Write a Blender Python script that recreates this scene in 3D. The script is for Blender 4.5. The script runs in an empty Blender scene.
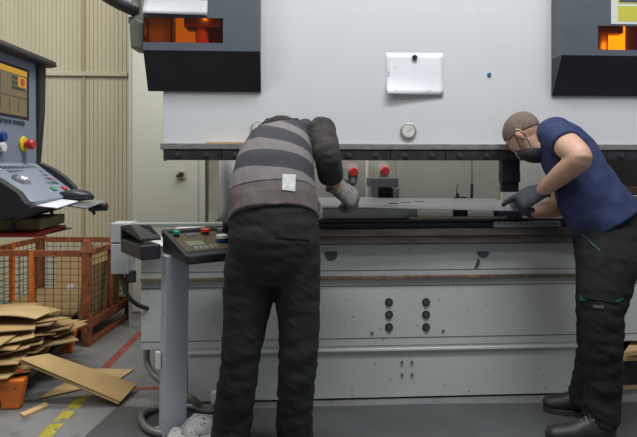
import bpy, bmesh, math, random
from mathutils import Vector, Matrix, noise
random.seed(7)
S = bpy.context.scene
COL = S.collection
FPX = 560.0; HY = 170.0; CX = 318.5; CH = 1.2; DM = 2.9
YAW = math.radians(3.4)
F = Vector((math.sin(YAW), math.cos(YAW), 0)); R = Vector((math.cos(YAW), -math.sin(YAW), 0)); Z = Vector((0, 0, 1))
CAM = Vector((0, -DM, CH))

# ------------------------------------------------------------------ measuring helpers
def P(x, d, z):            # metres right of / ahead of the photographer, and height
    return CAM + R*x + F*d + Z*(z-CH)
def W(px, py, d):          # a point d metres ahead
    return CAM + F*d + R*((px-CX)/FPX*d) + Z*((HY-py)/FPX*d)
def onY(px, py, Y):        # a point on a plane parallel to the machine front
    u = (px-CX)/FPX
    return W(px, py, (Y+DM)/(F.y+R.y*u))
def fl(px, py, z=0.0):     # a point at height z
    return W(px, py, (CH-z)*FPX/(py-HY))
def V(x, d, z): return R*x+F*d+Z*z
def X(px, Y): return onY(px, HY, Y).x
def zz(py, px=400, Y=0.0): return onY(px, py, Y).z

# ------------------------------------------------------------------ materials
def mat(name, col, rough=.5, metal=0.0, var=0.0, vscale=6.0, bump=0.0, bscale=60.0, specks=0.0, sscale=30.0,
        speckcol=(.03,.03,.03), coat=0.0, stretch=None, spec=None):
    m = bpy.data.materials.new(name); m.use_nodes = True
    nt = m.node_tree; b = nt.nodes['Principled BSDF']; L = nt.links.new
    b.inputs['Base Color'].default_value = (*col, 1); b.inputs['Roughness'].default_value = rough
    b.inputs['Metallic'].default_value = metal
    if spec is not None: b.inputs['Specular IOR Level'].default_value = spec
    if coat: b.inputs['Coat Weight'].default_value = coat
    tc = nt.nodes.new('ShaderNodeTexCoord'); vec = tc.outputs['Object']
    if stretch:
        mp = nt.nodes.new('ShaderNodeMapping'); mp.inputs['Scale'].default_value = stretch
        L(vec, mp.inputs['Vector']); vec = mp.outputs['Vector']
    out = None
    if var:
        n = nt.nodes.new('ShaderNodeTexNoise'); n.inputs['Scale'].default_value = vscale; n.inputs['Detail'].default_value = 6
        L(vec, n.inputs['Vector'])
        r = nt.nodes.new('ShaderNodeValToRGB')
        r.color_ramp.elements[0].position = .3; r.color_ramp.elements[1].position = .7
        r.color_ramp.elements[0].color = (*[c*(1-var) for c in col], 1)
        r.color_ramp.elements[1].color = (*[min(1, c*(1+var)) for c in col], 1)
        L(n.outputs['Fac'], r.inputs['Fac']); out = r.outputs['Color']
    if specks:
        n2 = nt.nodes.new('ShaderNodeTexNoise'); n2.inputs['Scale'].default_value = sscale; n2.inputs['Detail'].default_value = 3
        L(vec, n2.inputs['Vector'])
        r2 = nt.nodes.new('ShaderNodeValToRGB')
        r2.color_ramp.elements[0].position = specks; r2.color_ramp.elements[1].position = specks+.03
        r2.color_ramp.elements[0].color = (0,0,0,1); r2.color_ramp.elements[1].color = (1,1,1,1)
        L(n2.outputs['Fac'], r2.inputs['Fac'])
        mx = nt.nodes.new('ShaderNodeMixRGB'); L(r2.outputs['Color'], mx.inputs['Fac'])
        if out: L(out, mx.inputs['Color1'])
        else: mx.inputs['Color1'].default_value = (*col, 1)
        mx.inputs['Color2'].default_value = (*speckcol, 1); out = mx.outputs['Color']
    if out: L(out, b.inputs['Base Color'])
    if bump:
        n3 = nt.nodes.new('ShaderNodeTexNoise'); n3.inputs['Scale'].default_value = bscale; n3.inputs['Detail'].default_value = 4
        L(vec, n3.inputs['Vector'])
        bp = nt.nodes.new('ShaderNodeBump'); bp.inputs['Strength'].default_value = bump; bp.inputs['Distance'].default_value = .01
        L(n3.outputs['Fac'], bp.inputs['Height']); L(bp.outputs['Normal'], b.inputs['Normal'])
    return m
def emit(name, col, s):
    m = bpy.data.materials.new(name); m.use_nodes = True
    b = m.node_tree.nodes['Principled BSDF']
    b.inputs['Base Color'].default_value = (.02,.02,.02,1)
    b.inputs['Emission Color'].default_value = (*col, 1); b.inputs['Emission Strength'].default_value = s
    return m
M = {}
M['ram'] = mat('ram_paint', (.62,.63,.635), .42, var=.03, vscale=2, specks=.79, sscale=22, speckcol=(.2,.2,.2))
M['bed'] = mat('bed_paint', (.49,.515,.50), .45, var=.07, vscale=3, specks=.70, sscale=52, speckcol=(.15,.15,.145))
M['bedlip'] = mat('bed_lip_highlight', (.60,.62,.62), .4)  # lighter than the bed paint: the highlight along the lip is in the colour
M['seam'] = mat('seam_dark', (.10,.105,.10), .7)
M['panel'] = mat('back_panel', (.36,.365,.33), .5, var=.06, vscale=4)
M['dustcol'] = mat('dusty_column', (.55,.52,.42), .7, var=.2, vscale=14)
M['housing'] = mat('housing_grey', (.085,.098,.118), .5, var=.08, vscale=8, bump=.05, bscale=200)
M['wedge'] = mat('housing_black', (.016,.019,.025), .45, var=.1, vscale=12)
M['clampblk'] = mat('clamp_black', (.03,.032,.035), .5, .4, var=.35, vscale=30, specks=.66, sscale=45, speckcol=(.10,.10,.10))
M['steel'] = mat('worn_steel', (.24,.23,.215), .5, .35, var=.3, vscale=20, stretch=(1,1,4))
M['rust'] = mat('oily_steel', (.17,.148,.128), .5, .45, var=.3, vscale=12, stretch=(.6,1,3))
M['brownrail'] = mat('brown_rail', (.15,.115,.075), .6, .2, var=.4, vscale=30)
M['sheet'] = mat('bright_sheet', (.40,.42,.45), .30, .75, var=.06, vscale=5)
M['diesteel'] = mat('die_steel', (.36,.37,.38), .38, .6, var=.12, vscale=8)
M['black'] = mat('black_plastic', (.017,.018,.021), .42, var=.1, vscale=30)
M['blackrub'] = mat('black_rubber', (.02,.02,.021), .7)
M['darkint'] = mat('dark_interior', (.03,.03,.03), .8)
M['bolt'] = mat('bolt_steel', (.10,.10,.10), .35, .6)
M['boltdark'] = mat('bolt_dark', (.05,.05,.05), .4, .5)
M['consgrey'] = mat('console_grey', (.215,.245,.295), .5, var=.04, vscale=10)
M['key'] = mat('key_dark', (.07,.08,.10), .5)
M['red'] = mat('red_plastic', (.55,.03,.025), .4)
M['green'] = mat('green_plastic', (.0,.22,.13), .4)
M['yellow'] = mat('yellow_plastic', (.80,.62,.02), .45)
M['blue'] = mat('blue_plastic', (.01,.05,.22), .4)
M['white'] = mat('white_plastic', (.7,.7,.68), .5)
M['greyknob'] = mat('grey_knob', (.45,.46,.44), .55)
M['boxgrey'] = mat('box_grey', (.36,.37,.37), .5, var=.05)
M['post'] = mat('post_grey', (.42,.46,.49), .45, var=.04, vscale=4, specks=.75, sscale=20, speckcol=(.15,.15,.15))
M['cab'] = mat('cabinet_beige', (.39,.39,.34), .5, var=.04, vscale=2)
M['wall'] = mat('wall_cream', (.51,.475,.335), .55, var=.07, vscale=3, stretch=(1.5,1,.3))
M['card'] = mat('cardboard', (.35,.235,.10), .85, var=.12, vscale=6, bump=.05, bscale=40)
M['card2'] = mat('cardboard_dark', (.24,.16,.072), .85, var=.15, vscale=8)
M['card3'] = mat('cardboard_pale', (.42,.295,.14), .85, var=.1, vscale=6)
M['wood'] = mat('wood', (.55,.36,.17), .7, var=.2, vscale=10, stretch=(1,8,8))
M['orange'] = mat('orange_paint', (.62,.15,.015), .5, var=.25, vscale=12, specks=.66, sscale=18, speckcol=(.12,.05,.02))
M['cagered'] = mat('cage_rust_red', (.23,.068,.024), .6, var=.4, vscale=14, specks=.62, sscale=18, speckcol=(.06,.03,.02))
M['wire'] = mat('cage_wire', (.07,.045,.03), .6, .4)
M['paper'] = mat('paper', (.78,.79,.82), .7, var=.03, vscale=14, specks=.68, sscale=26, speckcol=(.45,.46,.5))
M['paper2'] = mat('paper_printed', (.66,.67,.69), .7, var=.05, vscale=40, specks=.66, sscale=38, speckcol=(.42,.43,.45), stretch=(.5,1,3))
M['ink'] = mat('ink', (.30,.31,.33), .8)
M['hose'] = mat('conduit_metal', (.24,.24,.23), .4, .7)
M['hosep'] = mat('hose_plastic', (.17,.17,.15), .5)
M['speck'] = mat('paint_splattered', (.42,.42,.40), .7, var=.25, vscale=25, specks=.60, sscale=75, speckcol=(.09,.09,.085))
M['skin'] = mat('skin', (.50,.295,.205), .5, var=.08, vscale=18, bump=.04, bscale=150)
M['skin2'] = mat('skin_pink', (.58,.27,.20), .5)
M['hair'] = mat('buzz_hair', (.15,.112,.088), .8, var=.3, vscale=90, bump=.3, bscale=300)
M['tee'] = mat('navy_cotton', (.016,.026,.085), .85, var=.12, vscale=30, bump=.08, bscale=400)
M['trou'] = mat('charcoal_twill', (.0105,.011,.0125), .9, var=.2, vscale=20, bump=.06, bscale=300)
M['trou2'] = mat('black_twill', (.0125,.0125,.0135), .92, var=.2, vscale=20, bump=.06, bscale=300, spec=.25)
M['pipe'] = mat('green_piping', (.0,.075,.05), .6)
M['hood'] = mat('brown_grey_fleece', (.036,.031,.029), .9, var=.2, vscale=25, bump=.15, bscale=260)
M['glove'] = mat('grey_knit_glove', (.185,.175,.167), .9, var=.3, vscale=60, bump=.3, bscale=300)
M['bglove'] = mat('slate_glove', (.050,.053,.070), .7, var=.2, vscale=50, bump=.15, bscale=300)
M['mask'] = mat('black_mask', (.012,.013,.016), .8, bump=.1, bscale=300)
M['shoe'] = mat('black_leather', (.018,.017,.016), .55, var=.2, vscale=30, bump=.1, bscale=80)
M['sole'] = mat('sole_rubber', (.035,.033,.030), .7)
M['patch'] = mat('pale_patch', (.50,.50,.48), .85, var=.2, vscale=60)
M['label'] = mat('label_grey', (.09,.09,.09), .7)
M['lineY'] = mat('yellow_floor_paint', (.40,.33,.03), .7, var=.25, vscale=14, specks=.54, sscale=16, speckcol=(.2,.19,.12))
M['lineR'] = mat('red_floor_paint', (.24,.05,.042), .7, var=.25, vscale=12, specks=.62, sscale=14, speckcol=(.16,.13,.12))
M['eye'] = mat('eye_white', (.6,.6,.58), .3)
M['rod'] = mat('dark_rod', (.12,.12,.12), .5)
M['orangenum'] = mat('orange_print', (.95,.25,.01), .6)
M['labelw'] = mat('label_white', (.62,.63,.60), .6)
M['labely'] = mat('label_yellow', (.55,.50,.06), .6)
M['mag'] = mat('navy_magnet', (.012,.018,.03), .4)
M['teal'] = mat('teal_magnet', (.02,.16,.25), .4)
M['gauge'] = mat('gauge_face', (.62,.62,.56), .5)
M['brownstrip'] = mat('brown_strip', (.14,.075,.035), .6)

def floor_mat():
    m = bpy.data.materials.new('concrete_floor'); m.use_nodes = True
    nt = m.node_tree; b = nt.nodes['Principled BSDF']; L = nt.links.new
    tc = nt.nodes.new('ShaderNodeTexCoord')
    n = nt.nodes.new('ShaderNodeTexNoise'); n.inputs['Scale'].default_value = 2.2; n.inputs['Detail'].default_value = 9; n.inputs['Roughness'].default_value = .65
    L(tc.outputs['Object'], n.inputs['Vector'])
    r = nt.nodes.new('ShaderNodeValToRGB'); r.color_ramp.elements[0].position = .25; r.color_ramp.elements[1].position = .75
    r.color_ramp.elements[0].color = (.125,.128,.135,1); r.color_ramp.elements[1].color = (.215,.215,.21,1)
    L(n.outputs['Fac'], r.inputs['Fac'])
    n2 = nt.nodes.new('ShaderNodeTexNoise'); n2.inputs['Scale'].default_value = 7; n2.inputs['Detail'].default_value = 6
    L(tc.outputs['Object'], n2.inputs['Vector'])
    r2 = nt.nodes.new('ShaderNodeValToRGB'); r2.color_ramp.elements[0].position = .60; r2.color_ramp.elements[1].position = .72
    r2.color_ramp.elements[0].color = (0,0,0,1); r2.color_ramp.elements[1].color = (.6,.6,.6,1)
    L(n2.outputs['Fac'], r2.inputs['Fac'])
    mx = nt.nodes.new('ShaderNodeMixRGB'); L(r2.outputs['Color'], mx.inputs['Fac']); L(r.outputs['Color'], mx.inputs['Color1'])
    mx.inputs['Color2'].default_value = (.075,.075,.075,1)
    L(mx.outputs['Color'], b.inputs['Base Color'])
    b.inputs['Roughness'].default_value = .6
    return m
M['floor'] = floor_mat()
M['mat'] = mat('floor_coating', (.066,.068,.070), .6, var=.2, vscale=3, specks=.66, sscale=9, speckcol=(.07,.07,.07))

def amber(name, col, a):
    m = bpy.data.materials.new(name); m.use_nodes = True
    nt = m.node_tree; nt.nodes.clear(); L = nt.links.new
    o = nt.nodes.new('ShaderNodeOutputMaterial'); t = nt.nodes.new('ShaderNodeBsdfTransparent'); g = nt.nodes.new('ShaderNodeBsdfGlossy')
    t.inputs['Color'].default_value = (*col, 1); g.inputs['Roughness'].default_value = .08
    x = nt.nodes.new('ShaderNodeMixShader'); x.inputs['Fac'].default_value = a
    L(t.outputs[0], x.inputs[1]); L(g.outputs[0], x.inputs[2]); L(x.outputs[0], o.inputs['Surface'])
    return m
M['amber'] = amber('amber_pane', (.85,.40,.05), .04)

# ------------------------------------------------------------------ object helpers
def tag(o, label=None, cat=None, group=None, kind=None):
    if label: o['label'] = label
    if cat: o['category'] = cat
    if group: o['group'] = group
    if kind: o['kind'] = kind
    return o
def thing(name, label, cat, loc, group=None):
    o = bpy.data.objects.new(name, None); COL.objects.link(o); o.location = loc; o.empty_display_size = .1
    return tag(o, label, cat, group)
def wloc(o):
    v = Vector((0, 0, 0))
    while o is not None:
        v += o.location; o = o.parent
    return v
class MB:
    def __init__(s): s.bm = bmesh.new(); s.mi = 0
    def _fin(s, n0):
        s.bm.faces.ensure_lookup_table()
        for f in s.bm.faces[n0:]: f.material_index = s.mi
    def box(s, x0, x1, y0, y1, z0, z1):
        return s.hexa([(x0,y0,z0),(x1,y0,z0),(x1,y1,z0),(x0,y1,z0)], [(x0,y0,z1),(x1,y0,z1),(x1,y1,z1),(x0,y1,z1)])
    def hexa(s, a, b):
        n = len(s.bm.faces); k = len(a)
        va = [s.bm.verts.new(p) for p in a]; vb = [s.bm.verts.new(p) for p in b]
        s.bm.faces.new(va[::-1]); s.bm.faces.new(vb)
        for i in range(k): s.bm.faces.new((va[i], va[(i+1)%k], vb[(i+1)%k], vb[i]))
        s._fin(n); return s
    def prism(s, poly, off):     # polygon of world points swept along off
        off = Vector(off); return s.hexa([Vector(p) for p in poly], [Vector(p)+off for p in poly])
    def slab(s, c, ux, uy, uz):  # centre and three half axes
        c = Vector(c)
        f = lambda i, j, k: c+ux*i+uy*j+uz*k
        return s.hexa([f(-1,-1,-1), f(1,-1,-1), f(1,1,-1), f(-1,1,-1)], [f(-1,-1,1), f(1,-1,1), f(1,1,1), f(-1,1,1)])
    def cyl(s, p0, p1, r0, r1=None, seg=20):
        return s.tube([Vector(p0), Vector(p1)], [r0, r0 if r1 is None else r1], seg)
    def tube(s, pts, rad, seg=12):
        pts = [Vector(p) for p in pts]
        if not isinstance(rad, (list, tuple)): rad = [rad]*len(pts)
        rings = []; prev = None
        for i, p in enumerate(pts):
            t = (pts[min(i+1, len(pts)-1)]-pts[max(i-1, 0)]).normalized()
            if prev is None: sd = t.orthogonal().normalized()
            else: sd = (prev-t*prev.dot(t)).normalized()
            prev = sd; rings.append((p, rad[i], rad[i], sd))
        return s.loft(rings, seg)
    def loft(s, rings, seg=24, sq=0.0):
        n = len(s.bm.faces); allv = []
        for i, (c, a, b, sd) in enumerate(rings):
            c = Vector(c)
            t = (Vector(rings[min(i+1, len(rings)-1)][0])-Vector(rings[max(i-1, 0)][0])).normalized()
            sd = (sd-t*sd.dot(t)).normalized(); o = t.cross(sd)
            row = []
            for k in range(seg):
                an = 2*math.pi*k/seg; cx, sy = math.cos(an), math.sin(an)
                if sq:
                    e = 1-sq; cx = math.copysign(abs(cx)**e, cx); sy = math.copysign(abs(sy)**e, sy)
                row.append(s.bm.verts.new(c+sd*(a*cx)+o*(b*sy)))
            allv.append(row)
        for r0, r1 in zip(allv, allv[1:]):
            for k in range(seg): s.bm.faces.new((r0[k], r0[(k+1)%seg], r1[(k+1)%seg], r1[k]))
        s.bm.faces.new(allv[0][::-1]); s.bm.faces.new(allv[-1]); s._fin(n); return s
    def ell(s, c, ax, ay, az, u=20, v=12):
        n = len(s.bm.faces)
        c = Vector(c); m = Matrix((ax, ay, az)).transposed().to_4x4(); m.translation = c
        bmesh.ops.create_uvsphere(s.bm, u_segments=u, v_segments=v, radius=1, matrix=m)
        s._fin(n); return s
    def disc(s, c, nrm, r, th, seg=24): return s.cyl(Vector(c), Vector(c)+Vector(nrm).normalized()*th, r, r, seg)
    def build(s, name, m, parent=None, bevel=0.0, smooth=False, segs=2):
        bm = s.bm; bmesh.ops.recalc_face_normals(bm, faces=bm.faces)
        off = wloc(parent) if parent is not None else Vector((0, 0, 0))
        if parent is None:   # put the origin of a single-mesh thing at its base
            xs = [v.co for v in bm.verts]
            off = Vector(((min(v.x for v in xs)+max(v.x for v in xs))/2, (min(v.y for v in xs)+max(v.y for v in xs))/2, min(v.z for v in xs)))
        for v in bm.verts: v.co -= off
        me = bpy.data.meshes.new(name); bm.to_mesh(me); bm.free()
        for q in (m if isinstance(m, (list, tuple)) else [m]): me.materials.append(q)
        o = bpy.data.objects.new(name, me); COL.objects.link(o)
        if parent is None: o.location = off
        else: o.parent = parent
        if smooth:
            for p in me.polygons: p.use_smooth = True
        if bevel:
            b = o.modifiers.new('bevel', 'BEVEL'); b.width = bevel; b.segments = segs; b.limit_method = 'ANGLE'
        return o
    def grow(s, name, m, parent, vox=.008, it=6, disp=None, attr=None, warp=None):   # one continuous skin over the collected shapes
        bmesh.ops.recalc_face_normals(s.bm, faces=s.bm.faces)
        me = bpy.data.meshes.new('tmp'); s.bm.to_mesh(me); s.bm.free()
        t = bpy.data.objects.new('tmp', me); COL.objects.link(t)
        r = t.modifiers.new('r', 'REMESH'); r.mode = 'VOXEL'; r.voxel_size = vox
        q = t.modifiers.new('s', 'SMOOTH'); q.factor = .5; q.iterations = it
        dg = bpy.context.evaluated_depsgraph_get()
        nm = bpy.data.meshes.new_from_object(t.evaluated_get(dg)); nm.name = name
        bpy.data.objects.remove(t); bpy.data.meshes.remove(me)
        if disp:
            ns = [v.normal.copy() for v in nm.vertices]
            for v, nn in zip(nm.vertices, ns): v.co += nn*disp(v.co)
        if warp:
            for v in nm.vertices: v.co = warp(v.co)
        if attr:
            a = nm.attributes.new('along', 'FLOAT', 'POINT')
            for i, v in enumerate(nm.vertices): a.data[i].value = attr(v.co)
        off = wloc(parent)
        for v in nm.vertices: v.co -= off
        nm.materials.clear()
        for q in (m if isinstance(m, (list, tuple)) else [m]): nm.materials.append(q)
        for p in nm.polygons: p.use_smooth = True; p.material_index = 0
        o = bpy.data.objects.new(name, nm); COL.objects.link(o); o.parent = parent
        return o
def bez(pts, n=8):        # smooth curve through points
    pts = [Vector(p) for p in pts]; out = []
    for i in range(len(pts)-1):
        p0 = pts[max(i-1, 0)]; p1 = pts[i]; p2 = pts[i+1]; p3 = pts[min(i+2, len(pts)-1)]
        for k in range(n):
            t = k/n
            out.append(.5*((2*p1)+(p2-p0)*t+(2*p0-5*p1+4*p2-p3)*t*t+(3*p1-p0-3*p2+p3)*t**3))
    out.append(pts[-1]); return out
def struct(o): o['kind'] = 'structure'; return o

# ================================================================== SETTING
b = MB(); b.box(-6, 6, -6, 4, -.1, 0); struct(b.build('floor', M['floor']))
b = MB()     # cream ribbed wall, real ribs
YW = 2.42
x = -5.0; prof = []
while x < -1.1:
    prof += [(x, YW), (x+.024, YW), (x+.027, YW-.008), (x+.034, YW-.008), (x+.037, YW)]; x += .0375
prof += [(5.5, YW), (5.5, YW+.15), (-5, YW+.15)]
b.prism([(px, py, 0) for px, py in prof], (0, 0, 5)); struct(b.build('wall_back', M['wall']))
zt = onY(60, 74, YW).z
b = MB(); b.box(-5, X(128, YW), YW-.03, YW, zt-.02, zt+.02); struct(b.build('trim_1', M['wall'], bevel=.004))
xs = X(84, YW)
b = MB(); b.box(xs-.012, xs+.012, YW-.016, YW+.001, 0, 5); struct(b.build('trim_2', mat('joint_cover', (.36,.31,.19), .6)))

# floor paint
def strip(name, pts, w, m, z=.0015):
    b = MB()
    for a, c in pts:
        a = fl(*a); c = fl(*c); t = (c-a).normalized(); s = Vector((t.y, -t.x, 0))*w/2
        b.prism([a-s, a+s, c+s, c-s], (0, 0, z))
    return struct(b.build(name, m))
strip('trim_3', [((38,444),(57,424)),((59,422),(70,411)),((72,409),(84,396))], .062, M['lineY'])
strip('trim_4', [((105,368),(141,332))], .05, M['lineR'])
strip('trim_5', [((134,389),(168,388))], .035, M['lineR'])
b = MB(); p = [fl(118,406), fl(84,437), fl(60,470), fl(637,470), fl(637,402), fl(420,404), fl(200,410)]
b.prism([Vector((q.x, q.y, 0)) for q in p], (0, 0, .0008)); struct(b.build('trim_6', M['mat']))

# ================================================================== PRESS BRAKE
pb = thing('press_brake', 'long white and grey press brake machine filling the middle of the hall', 'machine', (X(390, .3), .3, 0))
xl = X(163, 0); xr = 2.35
zr = zz(145)
b = MB(); b.box(xl, xr, 0, .10, zr, 2.75); b.build('ram', M['ram'], pb, bevel=.004)
# clamp rail under the ram
xcl = X(160, -.05)
b = MB(); b.box(xcl, xr, -.05, .10, zz(149.7,400,-.05), zz(143.8,400,-.05)); b.build('clamp_rail', M['steel'], pb, bevel=.003)
MB().box(X(206,-.05), X(262,-.05), -.05, -.005, zz(144.4,400,-.05), zz(142.6,400,-.05)).build('rail_cover', M['wood'], pb)
zc0 = zz(160,400,-.05); zc1 = zz(150,400,-.05)
k = 0; px = 163
cb = MB()
seg = []
xx = X(163.5, -.05)
while xx < xr:
    x2 = min(xx+.285, xr); seg.append((xx, x2)); xx = x2+.003
for (a, c) in seg:
    o = MB().box(a, c, -.045, .09, zc0, zc1).build('clamp_block', M['clampblk'], pb, bevel=.003)
    for q in (.25, .75):
        xc = a+(c-a)*q
        if xc > 1.95: continue
        zb = (zc0+zc1)/2
        bb = MB(); bb.disc((xc, -.045, zb), (0,-1,0), .014, .006); bb.disc((xc, -.051, zb), (0,-1,0), .009, .009, 6)
        bb.build('bolt', M['bolt'], o)
b = MB(); b.box(X(160,-.05), X(163.2,-.05), -.05, .05, zc0-.004, zc1); b.build('end_cap', M['dustcol'], pb)
# top gauges
for gx, gy in ((408,131), (259,129)):
    c = onY(gx, gy, 0); b = MB()
    b.disc(c, (0,-1,0), .042, .012, 28); g = b.build('pressure_gauge', mat('gauge_rim', (.40,.40,.38), .35, .6), pb, bevel=.004)
    MB().disc(c+Vector((0,-.012,0)), (0,-1,0), .033, .001, 28).build('dial', M['gauge'], g)
    b = MB(); q = c+Vector((0,-.0135,0)); b.slab(q+Vector((.004,0,.004)), Vector((.014,0,.012)), Vector((0,.0005,0)), Vector((-.001,0,.0012))); b.build('needle', M['ink'], g)

# housings with amber windows
HF = -.115
def housing(pxl, pxr, pxbl, pxbr, ytop, yb, win, inner):
    x0 = X(pxl, HF); x1 = pxr if isinstance(pxr, float) else X(pxr, HF)
    xb0 = X(pxbl, -.01); xb1 = pxbr if isinstance(pxbr, float) else X(pxbr, -.01)
    zt_ = 2.75; zm = onY(pxl, ytop, HF).z; zb = onY(pxbl, yb, -.01).z
    wx0, wx1, wy0, wy1 = win
    a0 = X(wx0, HF) if not isinstance(wx0, float) else wx0
    a1 = wx1 if isinstance(wx1, float) else X(wx1, HF)
    zw1 = onY(pxl, wy0, HF).z; zw0 = onY(pxl, wy1, HF).z
    b = MB(); t = .012
    if a0-x0 > .012: b.box(x0, a0, HF, HF+t, zw0, zw1)
    if x1-a1 > .012: b.box(a1, x1, HF, HF+t, zw0, zw1)
    b.box(x0, x1, HF, HF+t, zw1, zt_); b.box(x0, x1, HF, HF+t, zm, zw0)
    b.box(x0, x0+.004, HF+t, 0, zm, zt_) if a0-x0 <= .012 else b.box(x0, x0+t, HF+t, 0, zm, zt_)
    b.box(x1-t, x1, HF+t, 0, zm, zt_)
    hs = b.build('housing', M['housing'], pb)
    w = MB(); w.hexa([(xb0,-.012,zb),(xb1,-.012,zb),(xb1,0,zb),(xb0,0,zb)], [(x0,HF,zm),(x1,HF,zm),(x1,0,zm),(x0,0,zm)])
    w.build('lower_wedge', M['wedge'], pb, bevel=.002)
    MB().box(a0+.001, a1-.001, HF+.002, HF+.006, zw0+.001, zw1-.001).build('amber_window', M['amber'], pb)
    inner(a0, a1, zw0, zw1)
    # the space behind the window is brightened by added fill lights
    return hs
M['glowpanel'] = emit('cavity_glow', (1.0,.95,.60), 3.0)  # glowing panel added to stand for the lit inside of the right housing
M['glowpanel2'] = emit('cavity_glow_dim', (1.0,.85,.50), .55)  # dimmer glowing panel added for the left housing
M['cavity'] = mat('cavity_brown', (.40,.36,.28), .6)
M['spind'] = mat('spindle_copper', (.70,.72,.55), .4)
def inL(a0, a1, z0, z1):
    w = a1-a0; h = z1-z0
    b = MB(); b.box(a0, a1, -.012, -.002, z0-.05, z1+.3); b.build('cavity_back', M['cavity'], pb)
    MB().box(a0+w*.36, a0+w*.61, -.03, -.014, z0-.01, z1+.02).build('inner_glow', M['glowpanel2'], pb)
    MB().cyl((a0+w*.72, -.055, z0-.03), (a0+w*.72, -.055, z1-h*.30), w*.085, seg=24).build('spindle', M['spind'], pb, smooth=False)
    b = MB(); b.box(a0+w*.5, a0+w*.96, -.09, -.03, z1-h*.30, z1+.02); b.cyl((a0+w*.58,-.06,z1-h*.42), (a0+w*.58,-.06,z1-h*.3), w*.05)
    b.build('inner_bracket', M['cavity'], pb)
    MB().box(a0+w*.34, a0+w*.365, HF+.008, -.03, z0, z1).build('inner_divider', M['boltdark'], pb)
def inR(a0, a1, z0, z1):
    w = X(637, HF)-a0; h = z1-z0
    b = MB(); b.box(a0, a1, -.012, -.002, z0-.05, z1+.3); b.build('cavity_back', M['cavity'], pb)
    MB().box(a0+w*.55, a0+w*.95, -.03, -.014, z0-.01, z1+.02).build('inner_glow', M['glowpanel'], pb)
    MB().cyl((a0+w*.28, -.055, z0-.03), (a0+w*.28, -.055, z1-h*.28), w*.13, seg=24).build('spindle', M['spind'], pb)
    b = MB(); b.box(a0+w*.02, a0+w*.72, -.09, -.04, z1-h*.26, z1+.02); b.build('inner_bracket', M['cavity'], pb)
def cavfill(p, e):
    d = bpy.data.lights.new('cavity_fill', 'POINT'); d.energy = e; d.shadow_soft_size = .01; d.color = (1,.9,.7)  # unseen point light added to brighten the space behind an amber window
    o = bpy.data.objects.new('cavity_fill', d); COL.objects.link(o); o.location = p
housing(143, 260, 148, 261, 50, 91, (143, 223, 17, 42), inL)
housing(562, xr, 552, xr, 55, 95.5, (598, 2.1, 25, 49), inR)
cavfill((X(152,-.09), -.085, zz(34,400,HF)), .09)
cavfill((X(205,-.09), -.095, zz(20,400,HF)), .05)
cavfill((X(604,-.09), -.10, zz(42,400,HF)), .08)
# warning plate on the right housing
a = onY(611, 24, HF); c = onY(637, 24, HF)
lp = MB().box(a.x, a.x+.30, HF-.002, HF, a.z, a.z+.36).build('warning_plate', M['labelw'], pb)
y0 = onY(617.5, 21, HF); y1 = onY(617.5, 6, HF)
MB().box(y0.x, y0.x+.13, HF-.003, HF-.002, y0.z, y1.z).build('yellow_square', M['labely'], lp)
q0 = onY(618, 2.5, HF)
MB().box(q0.x-.002, q0.x+.14, HF-.003, HF-.002, q0.z-.004, q0.z+.1).build('yellow_border', M['labely'], lp)
MB().box(q0.x+.005, q0.x+.133, HF-.004, HF-.003, q0.z+.002, q0.z+.093).build('dark_field', M['key'], lp)
# pivot that carries the console arm
b = MB(); c0 = W(136, 12, 2.83)
b.prism([W(128.5,24,2.83), W(130,48,2.83), W(143,50,2.83), W(143,22,2.83), W(136,18,2.83)], F*.12)
b.build('arm_pivot', mat('pivot_grey', (.19,.19,.16), .6), pb, bevel=.012)
b = MB(); b.prism([W(128.5,17,2.86), W(128.5,23,2.86), W(144,22,2.86), W(144,14,2.86)], F*.1); b.cyl(W(137,24,2.9), W(137,-20,2.9), .028)
b.build('pivot_bracket', mat('bracket_grey', (.30,.30,.27), .5), pb)

# throat of the machine
b = MB(); b.box(X(207.5,.45), X(218,.45), .45, .60, 0.7, 2.4); b.build('side_frame', M['dustcol'], pb)
MB().box(X(218.5,.45), X(222,.45), .47, .60, 0.7, 1.4).build('frame_edge', M['white'], pb)
MB().cyl((X(226.5,.4), .4, .85), (X(226.5,.4), .4, 1.5), .045).build('hydraulic_cylinder', mat('cylinder_white', (.5,.52,.55), .35), pb, smooth=True)
MB().box(X(205,.44), X(207.5,.44), .44, .6, .7, 1.6).build('frame_gap', M['seam'], pb)
YP = .9
b = MB(); b.box(X(236,YP), X(394.5,YP), YP, YP+.03, .6, 1.9); b.build('rear_panel_or_shade', M['panel'], pb)
b = MB(); b.box(X(395.5,YP), X(499,YP), YP-.01, YP+.03, .6, 1.9); b.build('rear_panel_or_shade', M['panel'], pb)
b = MB(); b.box(X(500,YP), X(612,YP), YP-.03, YP+.03, .6, 1.9); b.build('rear_panel_or_shade', mat('rear_panel_white', (.52,.53,.52), .5), pb)
MB().box(X(600,.7), 2.6, .7, .74, .8, 1.35).build('rear_panel_or_shade', M['darkint'], pb)  # dark sheet standing for the shade in the right-hand opening
MB().box(X(600,.35), 2.4, .3, .36, zz(193,620,.35), zz(187,620,.35)).build('rear_strip', M['brownstrip'], pb)
MB().box(X(600,.2), 2.4, .2, .3, .86, zz(196,620,.2)).build('rear_ledge', M['panel'], pb)
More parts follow.
